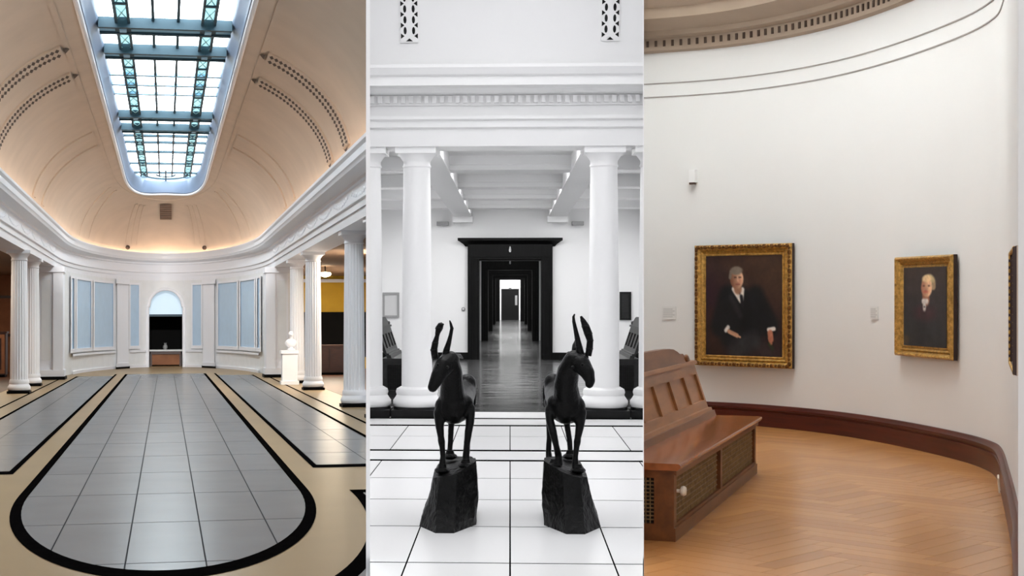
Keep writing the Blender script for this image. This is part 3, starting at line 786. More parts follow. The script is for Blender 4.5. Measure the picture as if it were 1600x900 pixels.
# bench shared by the white and the round gallery
def lattice(b, x0, x1, z0, z1, y, step, r, axis='x'):
    k = 0; x = x0
    def add(p, q): 
        if axis == 'x': b.tube([(p[0], y, p[1]), (q[0], y, q[1])], r, 4)
        else: b.tube([(y, p[0], p[1]), (y, q[0], q[1])], r, 4)
    n = max(1, round((x1-x0)/step))
    for i in range(1, n): add((x0+(x1-x0)*i/n, z0), (x0+(x1-x0)*i/n, z1))
    m_ = max(1, round((z1-z0)/(step*.8)))
    for i in range(1, m_): add((x0, z0+(z1-z0)*i/m_), (x1, z0+(z1-z0)*i/m_))
def bench(M, label, L, D, H, HB, mats, npan, nback, knob=False, crest=True, group=None):
    w1, w2, wd, cane, back = mats
    t = thing('gallery_bench', label, 'bench', M, group)
    lean = .15
    # box under the seat
    f = B().box(.0, L, 0, .05, .0, .11).obj('base_rail', w1, t)
    B().box(-.008, L+.008, -.012, 0, .0, .09).obj('base_moulding', w1, f)
    B().box(.0, L, 0, .05, H-.1, H-.045).obj('top_rail', w1, t)
    stx = [0]+[L*(i+1)/npan for i in range(npan)]
    for i in range(npan+1):
        c = min(max(stx[i], .045), L-.045); B().box(c-.045, c+.045, 0, .05, .11, H-.1).obj('stile', w1, t)
    for i in range(npan):
        x0, x1 = stx[i]+.09, stx[i+1]-.09
        p = B().box(x0, x1, .035, .045, .11, H-.1).obj('panel_backing', back, t)
        b = B(); lattice(b, x0, x1, .11, H-.1, .022, .045, .006); b.obj('cane_lattice', cane, p)['kind'] = 'stuff'
    for xe, sg in ((0, 1), (L, -1)):
        xa, xb = sorted((xe, xe+sg*.05))
        e = B().box(xa, xb, .05, D, 0, .11).obj('end_rail', w1, t)
        B().box(xa, xb, .05, D, H-.1, H-.045).obj('end_rail', w1, t)
        for y0 in (.05, D-.08): B().box(xa, xb, y0, y0+.08, .11, H-.1).obj('end_stile', w1, t)
        p = B().box(xe+sg*.035-.004, xe+sg*.035+.004, .13, D-.08, .11, H-.1).obj('panel_backing', back, t)
        b = B(); lattice(b, .13, D-.08, .11, H-.1, xe+sg*.02, .03, .005, 'y'); b.obj('cane_lattice', cane, p)['kind'] = 'stuff'
    B().box(.02, L-.02, D-.04, D, 0, H-.05).obj('rear_panel', w1, t)
    # seat with rounded nosing
    prof = [(-.03, H-.042), (-.045, H-.03), (-.05, H-.015), (-.045, H-.004), (-.03, H), (D, H), (D, H-.045), (-.03, H-.045)]
    b = B(); b.grid([[(x, y, z) for y, z in prof+[prof[0]]] for x in (-.04, L+.04)])
    for x in (-.04, L+.04): b.poly([(x, y, z) for y, z in prof])
    b.obj('seat', 'oak_seat' if w1 == 'oak' else w2, t, smooth=True)
    B().box(-.02, L+.02, -.02, 0, H-.075, H-.045).obj('seat_moulding', w1, t)
    # leaning back
    def by(z): return D-.1+lean*(z-H)/(HB-H)
    def slant(x0, x1, z0, z1, th, name, m_, dy=0):
        b = B(); n = 0
        for x in (x0, x1):
            b.v += [(x, by(z0)+dy, z0), (x, by(z0)+dy+th, z0), (x, by(z1)+dy+th, z1), (x, by(z1)+dy, z1)]
        b.f += [(0, 1, 2, 3), (7, 6, 5, 4), (0, 4, 5, 1), (1, 5, 6, 2), (2, 6, 7, 3), (3, 7, 4, 0)]
        return b.obj(name, m_, t)
    slant(0, L, H, H+.05, .07, 'back_moulding', w1, -.05)
    slant(0, L, H+.05, H+.075, .06, 'back_moulding', w2, -.03)
    slant(0, L, H+.075, H+.14, .05, 'back_rail', w2)
    slant(0, L, HB-.09, HB, .05, 'back_rail', w2)
    slant(-.03, L+.03, HB, HB+.03, .09, 'back_cap', w2, -.025)
    slant(0.02, L-.02, H+.1, HB-.05, .012, 'back_panel', w2, .022)
    for i in range(nback+1):
        c = min(max(L*i/nback, .035), L-.035); slant(c-.035, c+.035, H+.14, HB-.09, .05, 'back_stile', w2)
        if i < nback:
            c2_ = L*(i+1)/nback
            slant(c+.035, c+.075, H+.14, HB-.09, .01, 'panel_shade_strip', wd, .016)  # dark strip painted where each stile would shade the panel
    if crest:
        pts = [(.5, 0), (.5, .03), (.48, .05), (.45, .045), (.43, .075), (.40, .07), (.37, .1), (.33, .125), (.28, .135), (.2, .14)]; pts = pts+[(-a_, c_) for a_, c_ in pts[::-1]]
        cw = L*.9; y0 = by(HB)+.0
        b = B(); k = len(pts)
        for y in (y0, y0+.05): b.v += [(L/2+p[0]*cw, y+p[1]*.3, HB+.03+p[1]) for p in pts]
        b.f += [tuple(range(k)), tuple(range(2*k-1, k-1, -1))]+[(i, (i+1) % k, k+(i+1) % k, k+i) for i in range(k)]
        co = b.obj('crest', w1, t)
        for s in (-1, 1): B().ball((L/2+s*.455*cw, y0+.01, HB+.06), .035, 10, 8, (2.2, .7, 1)).obj('crest_scroll', w1, co, smooth=True)
    if knob:
        k_ = B().lathe([(.012, 0), (.012, .02), (.03, .03), (.034, .045), (.026, .06), (.0005, .064)], 16)
        k_.obj('knob', 'ivory', t, Matrix.Translation((.1, 0, H-.19)) @ Matrix.Rotation(math.pi/2, 4, 'X'), smooth=True)['label'] = 'small ivory coloured knob'
    return t
GM = ('g_wood', 'g_wood', 'g_black', 'g_wood', 'g_black')
bench(M2 @ TR(-1.42, 22.7, 0, math.pi/2), 'dark bench seen between two columns on the side of the vaulted hall', 2.2, .56, .60, 1.05, GM, 2, 4, group='dark benches behind the columns')
bench(M2 @ TR(1.42, 24.9, 0, -math.pi/2), 'dark bench seen between two columns on the side of the round gallery', 2.2, .56, .60, 1.05, GM, 2, 4, group='dark benches behind the columns')
# small frames on the far wall
def small_frame(px0, px1, py0, py1, label, fm, cm):
    a = at_y(M2, px0, py1, YF); c = at_y(M2, px1, py0, YF)
    t = thing('small_picture', label, 'picture', M2 @ Matrix.Translation(((a.x+c.x)/2, YF-.003, a.z)))
    w, h = (c.x-a.x)/2, c.z-a.z; r = .05
    B().box(-w, w, -.05, 0, 0, r).obj('frame_rail', fm, t); B().box(-w, w, -.05, 0, h-r, h).obj('frame_rail', fm, t)
    for s in (-1, 1): B().box(min(s*w, s*(w-r)), max(s*w, s*(w-r)), -.05, 0, r, h-r).obj('frame_stile', fm, t)
    B().box(-w+r, w-r, -.02, 0, r, h-r).obj('canvas', cm, t)
    return t
small_frame(598, 624, 457, 496, 'small pale framed panel beside a white column', 'g_grey', 'g_pale')
t = small_frame(968, 986, 456, 500, 'small dark framed picture beside a white column', 'g_black', 'g_wood')
a = at_y(M2, 724, 483, YF)
t = thing('wall_button', 'tiny round grey sensor on the wall beside the great door', 'sensor', M2 @ Matrix.Translation((a.x, YF-.003, a.z)) @ Matrix.Rotation(math.pi/2, 4, 'X'))
B().lathe([(.05, 0), (.05, .02), (.035, .03)], 16).obj('ring', 'g_grey', t); B().lathe([(.025, .03), (.02, .04)], 12).obj('cap', 'g_pale', t)

# goats
def goat(chains, horns, ears, rock, rock_top, label_g, label_r, Yc, mirror):
    """chains, horns: lists of (px, py, Y, radius in px)"""
    base = at_y(M2, rock['c'], 700, Yc); org = Vector((base.x, Yc, 0))
    def P(p): 
        q = at_y(M2, p[0], p[1], p[2])-org; return q, p[3]*p[2]/F
    b = B()
    for ch in chains:
        pts = [P(p) for p in ch]
        fine = []
        for i in range(len(pts)-1):
            n = max(2, int((pts[i+1][0]-pts[i][0]).length/.012))
            for k in range(n+(i == len(pts)-2)):
                t = k/n; fine.append((pts[i][0].lerp(pts[i+1][0], t), lerp(pts[i][1], pts[i+1][1], t)))
        b.tube([p for p, r in fine], [r for p, r in fine], 14)
        for p, r in (pts): b.ball(p, r*.995, 14, 9)
    me = b.mesh('goat_raw', 'bronze')
    tmp = bpy.data.objects.new('tmp', me); C.objects.link(tmp)
    rm = tmp.modifiers.new('r', 'REMESH'); rm.mode = 'VOXEL'; rm.voxel_size = .0075
    sm = tmp.modifiers.new('s', 'SMOOTH'); sm.factor = .5; sm.iterations = 5
    dg = bpy.context.evaluated_depsgraph_get(); me2 = bpy.data.meshes.new_from_object(tmp.evaluated_get(dg))
    bpy.data.objects.remove(tmp)
    for p in me2.polygons: p.use_smooth = True
    me2.materials.clear(); me2.materials.append(MATS['bronze'])
    t = thing('goat_statue', label_g, 'statue', M2 @ Matrix.Translation(org), 'bronze goats on rocks')
    link('body', me2, t)
    for h in horns:
        pts = [P(p) for p in h]; hb = B(); hb.tube([p for p, r in pts], [r for p, r in pts], 12)
        o = hb.obj('horn', 'bronze', t, smooth=True)
        for i in range(1, len(pts)-1): B().ball(pts[i][0], pts[i][1]*1.12, 10, 6, (1, 1, .5)).obj('horn_ridge', 'bronze', o, smooth=True)
    for e in ears:
        pts = [P(p) for p in e]; eb = B(); eb.tube([p for p, r in pts], [r for p, r in pts], 10); eb.obj('ear', 'bronze', t, smooth=True)
    for e in rock['eyes']:
        q, r_ = P(e); B().ball(q, r_, 10, 8).obj('eye', 'bronze', t, smooth=True)
    for f_ in rock['feet']:
        q = at_y(M2, *f_)-org; B().lathe([(.042, -.012), (.04, 0), (.03, .03), (.026, .045)], 12, c=tuple(q)).obj('hoof', 'bronze', t, smooth=True)
    # rock
    rt = thing('rock_pedestal', label_r, 'pedestal', M2 @ Matrix.Translation(org), 'rocks under the bronze goats')
    def ringp(lst): return [at_y(M2, px, py, Y)-org for px, py, Y in lst]
    bot = ringp(rock['bot']); top = ringp(rock['top']); mid = ringp(rock['mid'])
    for p in bot: p.z = 0
    bm = bmesh.new()
    R = []
    for rr in (bot, mid, top): R.append([bm.verts.new(p) for p in rr])
    k = len(bot)
    for a, c in ((0, 1), (1, 2)):
        for i in range(k): bm.faces.new((R[a][i], R[a][(i+1) % k], R[c][(i+1) % k], R[c][i]))
    bm.faces.new(R[2]); bm.faces.new(R[0][::-1])
    bmesh.ops.recalc_face_normals(bm, faces=bm.faces)
    bmesh.ops.subdivide_edges(bm, edges=bm.edges, cuts=5, use_grid_fill=True)
    bmesh.ops.triangulate(bm, faces=bm.faces)
    for v in bm.verts:
        if v.co.z > .01:
            n = noise.noise(v.co*7+Vector((mirror*3, 0, 0)))*.5+noise.noise(v.co*19)*.3
            v.co += v.normal*n*.022
    me3 = bpy.data.meshes.new('rock'); bm.to_mesh(me3); bm.free(); me3.materials.append(MATS['bronze_rock'])
    link('rock', me3, rt)
    for f_ in rock['feet']: B().ball(at_y(M2, *f_)-org, .05, 10, 6, (1.1, 1.3, .5)).obj('foot_mound', 'bronze_rock', rt, smooth=True)
    return t
left_chains = [
    [(709, 635, 10.22, 28), (713, 631, 10.42, 27), (718, 622, 10.62, 23), (724, 612, 10.8, 20)],
    [(724, 612, 10.8, 20), (729, 600, 10.82, 16)],
    [(694, 634, 10.2, 15), (693, 644, 10.2, 13.5)], [(726, 630, 10.22, 14), (729, 643, 10.2, 12)],
    [(700, 641, 10.24, 18), (712, 643, 10.3, 17), (722, 640, 10.26, 17)],
    [(707, 625, 10.2, 21), (706, 600, 10.12, 18), (706, 580, 10.06, 16.5), (702, 566, 10.02, 16)],
    [(703, 564, 10.03, 16), (693, 573, 9.97, 15), (685, 587, 9.92, 12), (679, 599, 9.9, 9.6), (676, 605, 9.89, 8.2)],
    [(687, 645, 10.2, 10), (687, 666, 10.18, 7), (689, 683, 10.16, 5.4), (690, 690, 10.14, 6), (691, 698, 10.15, 4.8), (692, 714, 10.15, 4.4), (691, 726, 10.14, 5.6), (690, 734, 10.12, 6.5)],
    [(734, 638, 10.2, 9), (735, 658, 10.15, 6.6), (732, 674, 10.12, 6.2), (729, 698, 10.16, 5), (728, 716, 10.17, 6), (727, 724, 10.15, 8)],
    [(708, 640, 10.72, 11), (705, 664, 10.76, 5), (704, 688, 10.74, 4.4), (703, 702, 10.73, 4.4), (702, 710, 10.7, 6.5)],
    [(728, 628, 10.78, 12), (733, 656, 10.84, 5.5), (731, 684, 10.8, 4.4), (730, 708, 10.78, 4.6)],
    [(737, 596, 10.88, 4), (741, 606, 10.95, 3), (742, 622, 10.96, 2.5), (741, 638, 10.95, 2)],
]
left_horns = [[(680, 560, 10.0, 5.5), (678, 547, 10.0, 5.5), (680, 536, 10.0, 5), (683, 525, 10.0, 3.4), (684, 520, 10.0, 4), (686, 513, 10.0, 5.8), (689, 507, 10.0, 4.6), (691, 504.5, 10.0, 1.5)],
              [(696, 556, 10.02, 6), (698, 546, 10.02, 5), (701, 536, 10.02, 4), (704, 524, 10.02, 3), (706, 513, 10.02, 2.8), (704, 505, 10.02, 1.9), (702.5, 500.5, 10.02, .8)]]
left_ears = [[(712, 556, 10.08, 4), (718, 556, 10.15, 3.4), (723, 560, 10.2, 1)], [(679, 556, 9.98, 2.5), (676, 560, 9.97, 2)]]
left_rock = dict(c=700, bot=[(655, 823, 10.11), (680, 834, 9.81), (709, 834, 9.81), (744, 820, 10.19), (744, 803, 10.75), (725, 795, 11.0), (690, 795, 11.0), (660, 803, 10.7)],
                 mid=[(668, 787, 10.12), (682, 792, 9.95), (712, 790, 9.95), (747, 780, 10.2), (747, 765, 10.75), (728, 760, 10.95), (692, 760, 10.95), (672, 770, 10.7)],
                 top=[(677, 746, 10.05), (688, 746, 9.98), (714, 740, 10.0), (744, 720, 10.12), (743, 715, 10.6), (727, 712, 10.92), (697, 712, 10.92), (682, 728, 10.6)],
                 feet=[(691, 735, 10.14), (728, 727, 10.15), (703, 713, 10.7)],
                 eyes=[(684, 570, 9.86, 2.6), (699, 574, 9.86, 2.6)])
goat(left_chains, left_horns, left_ears, left_rock, None, 'black bronze goat turning its head towards the vaulted hall', 'rough black rock pedestal under the goat facing the vaulted hall', 10.4, 0)
mr = lambda L_: [[(1594-p[0], *p[1:]) for p in c] for c in L_]
right_chains = mr(left_chains[:3]+left_chains[4:5]) + [[(868, 630, 10.22, 14), (863, 642, 10.2, 10)]] + [
    [(886, 625, 10.2, 22), (884, 602, 10.12, 19), (888, 580, 10.06, 17.5), (896, 564, 10.02, 16)],
    [(898, 562, 10.03, 15.5), (909, 570, 9.97, 14.5), (918, 583, 9.92, 11.5), (922, 595, 9.9, 8.2), (921, 600, 9.89, 7)],
    [(907, 645, 10.2, 10), (906, 666, 10.18, 7), (903, 683, 10.16, 5.4), (902, 690, 10.14, 6), (901, 698, 10.15, 4.8), (899, 714, 10.15, 4.4), (899, 728, 10.14, 5.6), (900, 736, 10.12, 6.5)],
    [(860, 640, 10.2, 9), (859, 656, 10.15, 6.6), (864, 675, 10.1, 6.4), (869, 696, 10.13, 5), (873, 714, 10.17, 6), (872, 724, 10.15, 8)],
    [(884, 640, 10.72, 11), (886, 664, 10.76, 5), (890, 688, 10.74, 4.4), (891, 704, 10.73, 4.4), (891, 712, 10.7, 6)],
    [(862, 628, 10.78, 12), (858, 656, 10.84, 5), (858, 684, 10.8, 4.2), (857, 706, 10.78, 4.6), (858, 716, 10.75, 5.5)],
    [(857, 592, 10.88, 4), (851, 602, 10.95, 3), (850, 620, 10.96, 2.5), (851, 636, 10.95, 2)],
    [(870, 612, 10.8, 20), (864, 598, 10.82, 15)]]
right_horns = [[(907, 556, 10.02, 7), (905, 543, 10.02, 5.4), (902, 528, 10.02, 4.2), (899, 514, 10.02, 3.2), (896.5, 502, 10.02, 2.6), (896, 495, 10.02, 2), (898, 490.5, 10.02, 1)],
               [(919, 556, 10.0, 5), (921, 545, 10.0, 5.4), (922, 532, 10.0, 5.2), (919, 521, 10.0, 6.4), (915, 510, 10.0, 6), (911, 501, 10.0, 4), (907.5, 494, 10.0, 1.6)]]
right_ears = [[(897, 548, 10.08, 4), (898, 540, 10.1, 4), (899, 535, 10.12, 2.5), (899, 531, 10.12, .8)], [(889, 552, 10.12, 3), (884, 556, 10.2, 1)]]
rr_ = {k: ([(1594-p[0], *p[1:]) for p in v] if k != 'c' else 894) for k, v in left_rock.items()}
for k in ('bot', 'mid', 'top'): rr_[k] = rr_[k][::-1]
goat(right_chains, right_horns, right_ears, rr_, None, 'black bronze goat turning its head towards the portraits', 'rough black rock pedestal under the goat facing the portraits', 10.4, 1)

# ================================================================ ROOM 3 : round gallery
CUR[0] = 3
raw = [(-1.6, 19.6), (.2, 19.5), (1.5, 19.0), (2.53, 18.62), (3.31, 18.25), (3.92, 17.7), (4.46, 16.8), (4.81, 15.6), (5.0, 14.2), (4.98, 13.33), (4.82, 12.65), (4.32, 11.2), (3.84, 9.84), (3.42, 8.68), (3.15, 8.0), (2.6, 6.5)]
def cr(p0, p1, p2, p3, t):
    return tuple(.5*((2*b)+(-a+c)*t+(2*a-5*b+4*c-d)*t*t+(-a+3*b-3*c+d)*t**3) for a, b, c, d in zip(p0, p1, p2, p3))
path = []
for i in range(len(raw)-1):
    p0, p1, p2, p3 = raw[max(0, i-1)], raw[i], raw[i+1], raw[min(len(raw)-1, i+2)]
    for k in range(8): path.append(cr(p0, p1, p2, p3, k/8))
path.append(raw[-1])
for _ in range(3): path = [path[0]]+[tuple((path[i-1][j]+2*path[i][j]+path[i+1][j])/4 for j in (0, 1)) for i in range(1, len(path)-1)]+[path[-1]]
def rp(u, d=0.0):
    i = min(int(u), len(path)-2); t = u-i
    x, y = lerp(path[i][0], path[i+1][0], t), lerp(path[i][1], path[i+1][1], t)
    a, c = path[max(0, i-1)], path[min(len(path)-1, i+2)]
    tx, ty = c[0]-a[0], c[1]-a[1]; l = math.hypot(tx, ty)
    return (x+ty/l*d, y-tx/l*d)                # interior lies on the right of the path
RU = list(range(len(path)))
def ru_px(px, d=0.0):                          # path parameter seen at picture column px
    best = None
    for i in range(len(path)-1):
        f0 = PX+F*rp(i, d)[0]/rp(i, d)[1]; f1 = PX+F*rp(i+1, d)[0]/rp(i+1, d)[1]
        if (f0-px)*(f1-px) <= 0 and f0 != f1: return i+(px-f0)/(f1-f0)
    return len(path)-1
f3 = struct(B().slab([(0, .5), (7, .5), (7, 20), (0, 20)], -.12, 0).obj('floor', 'r_joint', None, M3), 'brown herringbone parquet of the round gallery')
# herringbone blocks
W_, L_ = .15, .75; rot = math.radians(45)
bl_me = {}
for key, (w, h) in (('h', (L_, W_)), ('v', (W_, L_))):
    for far_, g in ((False, .0015), (True, 0)): bl_me[key, far_] = B().slab([(g, g), (w-g, g), (w-g, h-g), (g, h-g)], 0, .002).mesh('parquet_block', 'r_block')
cr_, sr_ = math.cos(rot), math.sin(rot)
cand = []
for k in range(-140, 140):
    for m_ in range(-24, 24):
        bx, by_ = k*W_+m_*L_, k*W_-m_*L_
        for key, ox, oy, cx, cy in (('h', 0, 0, L_/2, W_/2), ('v', 0, W_, W_/2, L_/2)):
            x, y = bx+ox, by_+oy
            X = (x+cx)*cr_-(y+cy)*sr_+3; Y = (x+cx)*sr_+(y+cy)*cr_+13
            if Y < 6.5 or Y > 19.4 or X < .5 or X > 5.6: continue
            px = PX+F*X/Y
            if px < 960 or px > 1720: continue
            ins = True
            for i in range(0, len(path)-1, 2):     # keep what lies inside the wall line
                pass
            cand.append((Y, X, key, x*cr_-y*sr_+3, x*sr_+y*cr_+13))
def inside(X, Y):
    poly = [rp(i, -.3) for i in range(len(path))]+[(2.6, 6.0), (-1.6, 6.0)]; c = False; j = len(poly)-1
    for i in range(len(poly)):
        (xi, yi), (xj, yj) = poly[i], poly[j]
        if (yi > Y) != (yj > Y) and X < (xj-xi)*(Y-yi)/(yj-yi)+xi: c = not c
        j = i
    return c
cand = [c for c in cand if inside(c[1], c[0])]
cand.sort()
restb = B()
for n, (Y, X, key, x, y) in enumerate(cand):
    if n < 300:
        o = link('parquet_block', bl_me[key, Y > 13.5], f3); o.matrix_basis = TR(x, y, 0, rot)
    else:
        w, h = (L_, W_) if key == 'h' else (W_, L_); g = .0015
        restb.slab([(x+a*cr_-c*sr_, y+a*sr_+c*cr_) for a, c in ((g, g), (w-g, g), (w-g, h-g), (g, h-g))], 0, .002)
if restb.v: restb.obj('far_parquet', 'r_block', f3)['kind'] = 'stuff'
# wall, mouldings, cornice, skirting
w3 = struct(B().sweep(rp, RU, [(0, -.05), (0, E+3.05), (-.22, E+3.05), (-.22, -.05)]).obj('wall_round', 'r_wall', None, M3, smooth=True), 'white curved wall of the round gallery')
struct(B().box(2.585, 9, 6.3, 6.6, -.05, 8).obj('wall_front', 'r_wall', None, M3), 'plain white wall in front of the round gallery')
for z in (2.48, 2.65):
    B().sweep(rp, RU, [(0, E+z-.009), (.009, E+z-.009), (.009, E+z+.003), (0, E+z+.004)]).obj('wall_bead', 'r_line', w3)
co = struct(B().sweep(rp, RU, [(0, E+3.03), (.06, E+3.05), (.06, E+3.2), (.16, E+3.22), (.16, E+3.28), (.3, E+3.34), (.46, E+3.38), (.5, E+3.5), (.56, E+3.52), (.66, E+3.62), (.66, E+3.7), (.5, E+3.8), (.5, E+4.3), (0, E+4.3)]).obj('trim_5', 'r_cornice_shade', None, M3, smooth=True), 'dentil cornice tinted brown for shade round the top of the curved wall')
# dentils
acc = 0; step = .105; last = None; u = 0.0
while u < len(path)-2:
    a = rp(u, .05); c = rp(u+.02, .05)
    d_ = math.hypot(c[0]-a[0], c[1]-a[1]); acc += d_
    if acc >= step:
        acc = 0; px = PX+F*a[0]/a[1]
        if 1000 < px < 1520:
            ang = math.atan2(c[1]-a[1], c[0]-a[0])
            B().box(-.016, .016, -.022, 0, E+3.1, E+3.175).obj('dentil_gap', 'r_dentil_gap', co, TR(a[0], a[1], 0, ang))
    u += .02
struct(B().sweep(rp, RU, [(0, 0), (.045, 0), (.045, .17), (.03, .18), (.035, .2), (.05, .205), (.05, .225), (.03, .24), (.02, .262), (0, .265)]).obj('baseboard_round', 'r_skirting', None, M3, smooth=True), 'dark red wooden skirting along the curved wall')
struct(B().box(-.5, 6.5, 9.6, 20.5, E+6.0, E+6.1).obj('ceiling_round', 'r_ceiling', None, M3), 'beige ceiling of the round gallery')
struct(B().sweep(rp, RU, [(.3, E+4.3), (.3, E+6.0)], closed=False).obj('wall_round_upper', 'r_wall', None, M3, smooth=True), 'upper drum wall above the dentil cornice')
lay = struct(link('window_3', None, None, M3), 'laylight in the ceiling of the round gallery')
for i in range(3):
    for j in range(4):
        x0, y0 = 1.3+i*.8, 12.9+j*1.05
        B().box(x0+.02, x0+.78, y0+.02, y0+1.03, E+5.97, E+5.99).obj('pane', 'warm_pane', lay)
# paintings
def soft(d, w=.15): return max(0., min(1., .5-d/w))
def ell(s, t, cx, cy, rx, ry, w=.25): return soft(math.hypot((s-cx)/rx, (t-cy)/ry)-1, w)
def mixc(a, b, k): return tuple(x+(y-x)*k for x, y in zip(a, b))
def seg(s, t, x0, y0, x1, y1, r, w=.5):
    dx, dy = x1-x0, y1-y0; k = max(0, min(1, ((s-x0)*dx+(t-y0)*dy)/(dx*dx+dy*dy)))
    return soft(math.hypot(s-x0-dx*k, t-y0-dy*k)/r-1, w)
def nz(s, t, f, o=0): return noise.noise(Vector((s*f, t*f, o)))
def paint_man(s, t):
    c = mixc((44, 30, 30), (66, 46, 34), soft(t-.28-.25*s, .5)*(.5+.5*s))
    c = mixc(c, (50, 28, 44), .5*soft(s-.2, .3)*soft(.15-t, .4))
    c = mixc(c, (36, 26, 20), .6*ell(s, t, .1, .95, .35, .3, 1))
    c = mixc(c, (58, 36, 24), .5*seg(s, t, .1, .62, .14, 1, .1, 1))
    c = mixc(c, (22, 22, 24), max(ell(s, t, .46, .66, .33, .33, .3), seg(s, t, .3, .42, .2, .7, .13), seg(s, t, .66, .42, .84, .7, .12), ell(s, t, .48, .45, .26, .12, .4)))
    c = mixc(c, (16, 16, 18), .8*seg(s, t, .5, .46, .56, .8, .08, 1))
    c = mixc(c, (62, 64, 68), .55*seg(s, t, .4, .95, .62, .84, .09, 1)+.3*seg(s, t, .72, .9, .85, 1, .07, 1))
    c = mixc(c, (46, 46, 48), .6*seg(s, t, .34, .42, .46, .6, .03, 1.2))
    c = mixc(c, (222, 214, 206), seg(s, t, .375, .335, .47, .45, .026, .7)); c = mixc(c, (222, 214, 206), seg(s, t, .49, .34, .48, .44, .024, .7))
    c = mixc(c, (24, 24, 28), seg(s, t, .475, .41, .49, .5, .02, .8))
    c = mixc(c, (150, 108, 84), seg(s, t, .42, .3, .43, .34, .05, .5))
    head = ell(s, t, .415, .235, .088, .098, .18)
    sk_ = mixc((120, 78, 58), (206, 164, 134), soft(.40-s+.3*(t-.23), .12)); sk_ = mixc(sk_, (196, 130, 104), .5*ell(s, t, .45, .26, .035, .03, .8))
    c = mixc(c, sk_, head)
    c = mixc(c, (122, 110, 98), max(ell(s, t, .41, .15, .082, .042, .35), seg(s, t, .335, .16, .325, .22, .018, .7)))
    c = mixc(c, (74, 46, 36), .8*seg(s, t, .385, .218, .405, .218, .008, 1)+.8*seg(s, t, .445, .218, .468, .218, .008, 1))
    c = mixc(c, (230, 190, 160), .5*seg(s, t, .425, .215, .43, .255, .008, 1)); c = mixc(c, (130, 70, 58), .8*seg(s, t, .4, .288, .45, .288, .007, 1))
    c = mixc(c, (222, 214, 206), seg(s, t, .27, .75, .3, .72, .022, .7)); c = mixc(c, (186, 140, 112), max(seg(s, t, .31, .76, .42, .8, .022, .6), seg(s, t, .36, .78, .46, .815, .01, .8)))
    c = mixc(c, (222, 214, 206), seg(s, t, .83, .735, .9, .725, .02, .7)); c = mixc(c, (190, 120, 92), max(seg(s, t, .85, .77, .86, .83, .034, .5), seg(s, t, .84, .82, .86, .87, .018, .7)))
    c = mixc(c, (40, 62, 34), .6*seg(s, t, .84, .88, .88, .92, .02, 1))
    k = 1+.16*nz(s, t, 9)+.1*nz(s, t, 30, 3)
    return tuple(max(0, x*k) for x in c)
def paint_portrait(s, t):
    c = mixc((48, 44, 46), (58, 46, 42), soft(t-.2, .6))
    c = mixc(c, (40, 42, 44), .8*ell(s, t, .45, .95, .55, .45, .5))
    c = mixc(c, (64, 34, 40), .7*ell(s, t, .5, .58, .26, .1, .8))
    c = mixc(c, (32, 32, 36), .7*seg(s, t, .4, .75, .42, 1, .08, 1))
    c = mixc(c, (80, 62, 40), .5*ell(s, t, .06, .93, .08, .06, .6))
    c = mixc(c, (150, 96, 72), seg(s, t, .53, .36, .54, .41, .08, .5))
    c = mixc(c, (200, 178, 134), ell(s, t, .6, .19, .155, .1, .3)); c = mixc(c, (176, 150, 118), ell(s, t, .71, .24, .05, .05, .5))
    sk_ = mixc((150, 92, 70), (220, 178, 142), soft(.5-s, .2)); sk_ = mixc(sk_, (186, 80, 66), .6*ell(s, t, .53, .31, .06, .02, 1))
    c = mixc(c, sk_, ell(s, t, .55, .26, .13, .115, .2))
    c = mixc(c, (226, 196, 150), .9*ell(s, t, .55, .145, .1, .045, .5))
    c = mixc(c, (84, 50, 40), .7*seg(s, t, .47, .235, .5, .235, .012, 1)+.7*seg(s, t, .59, .235, .62, .235, .012, 1))
    c = mixc(c, (214, 206, 200), max(seg(s, t, .47, .43, .56, .43, .035, .8), seg(s, t, .5, .45, .5, .52, .035, .9)))
    c = mixc(c, (60, 56, 58), .7*ell(s, t, .5, .5, .02, .012, .6))
    k = 1+.16*nz(s, t, 9, 7)+.1*nz(s, t, 30, 9)
    return tuple(max(0, x*k) for x in c)
def paint_plain(s, t): return (206, 184, 160)
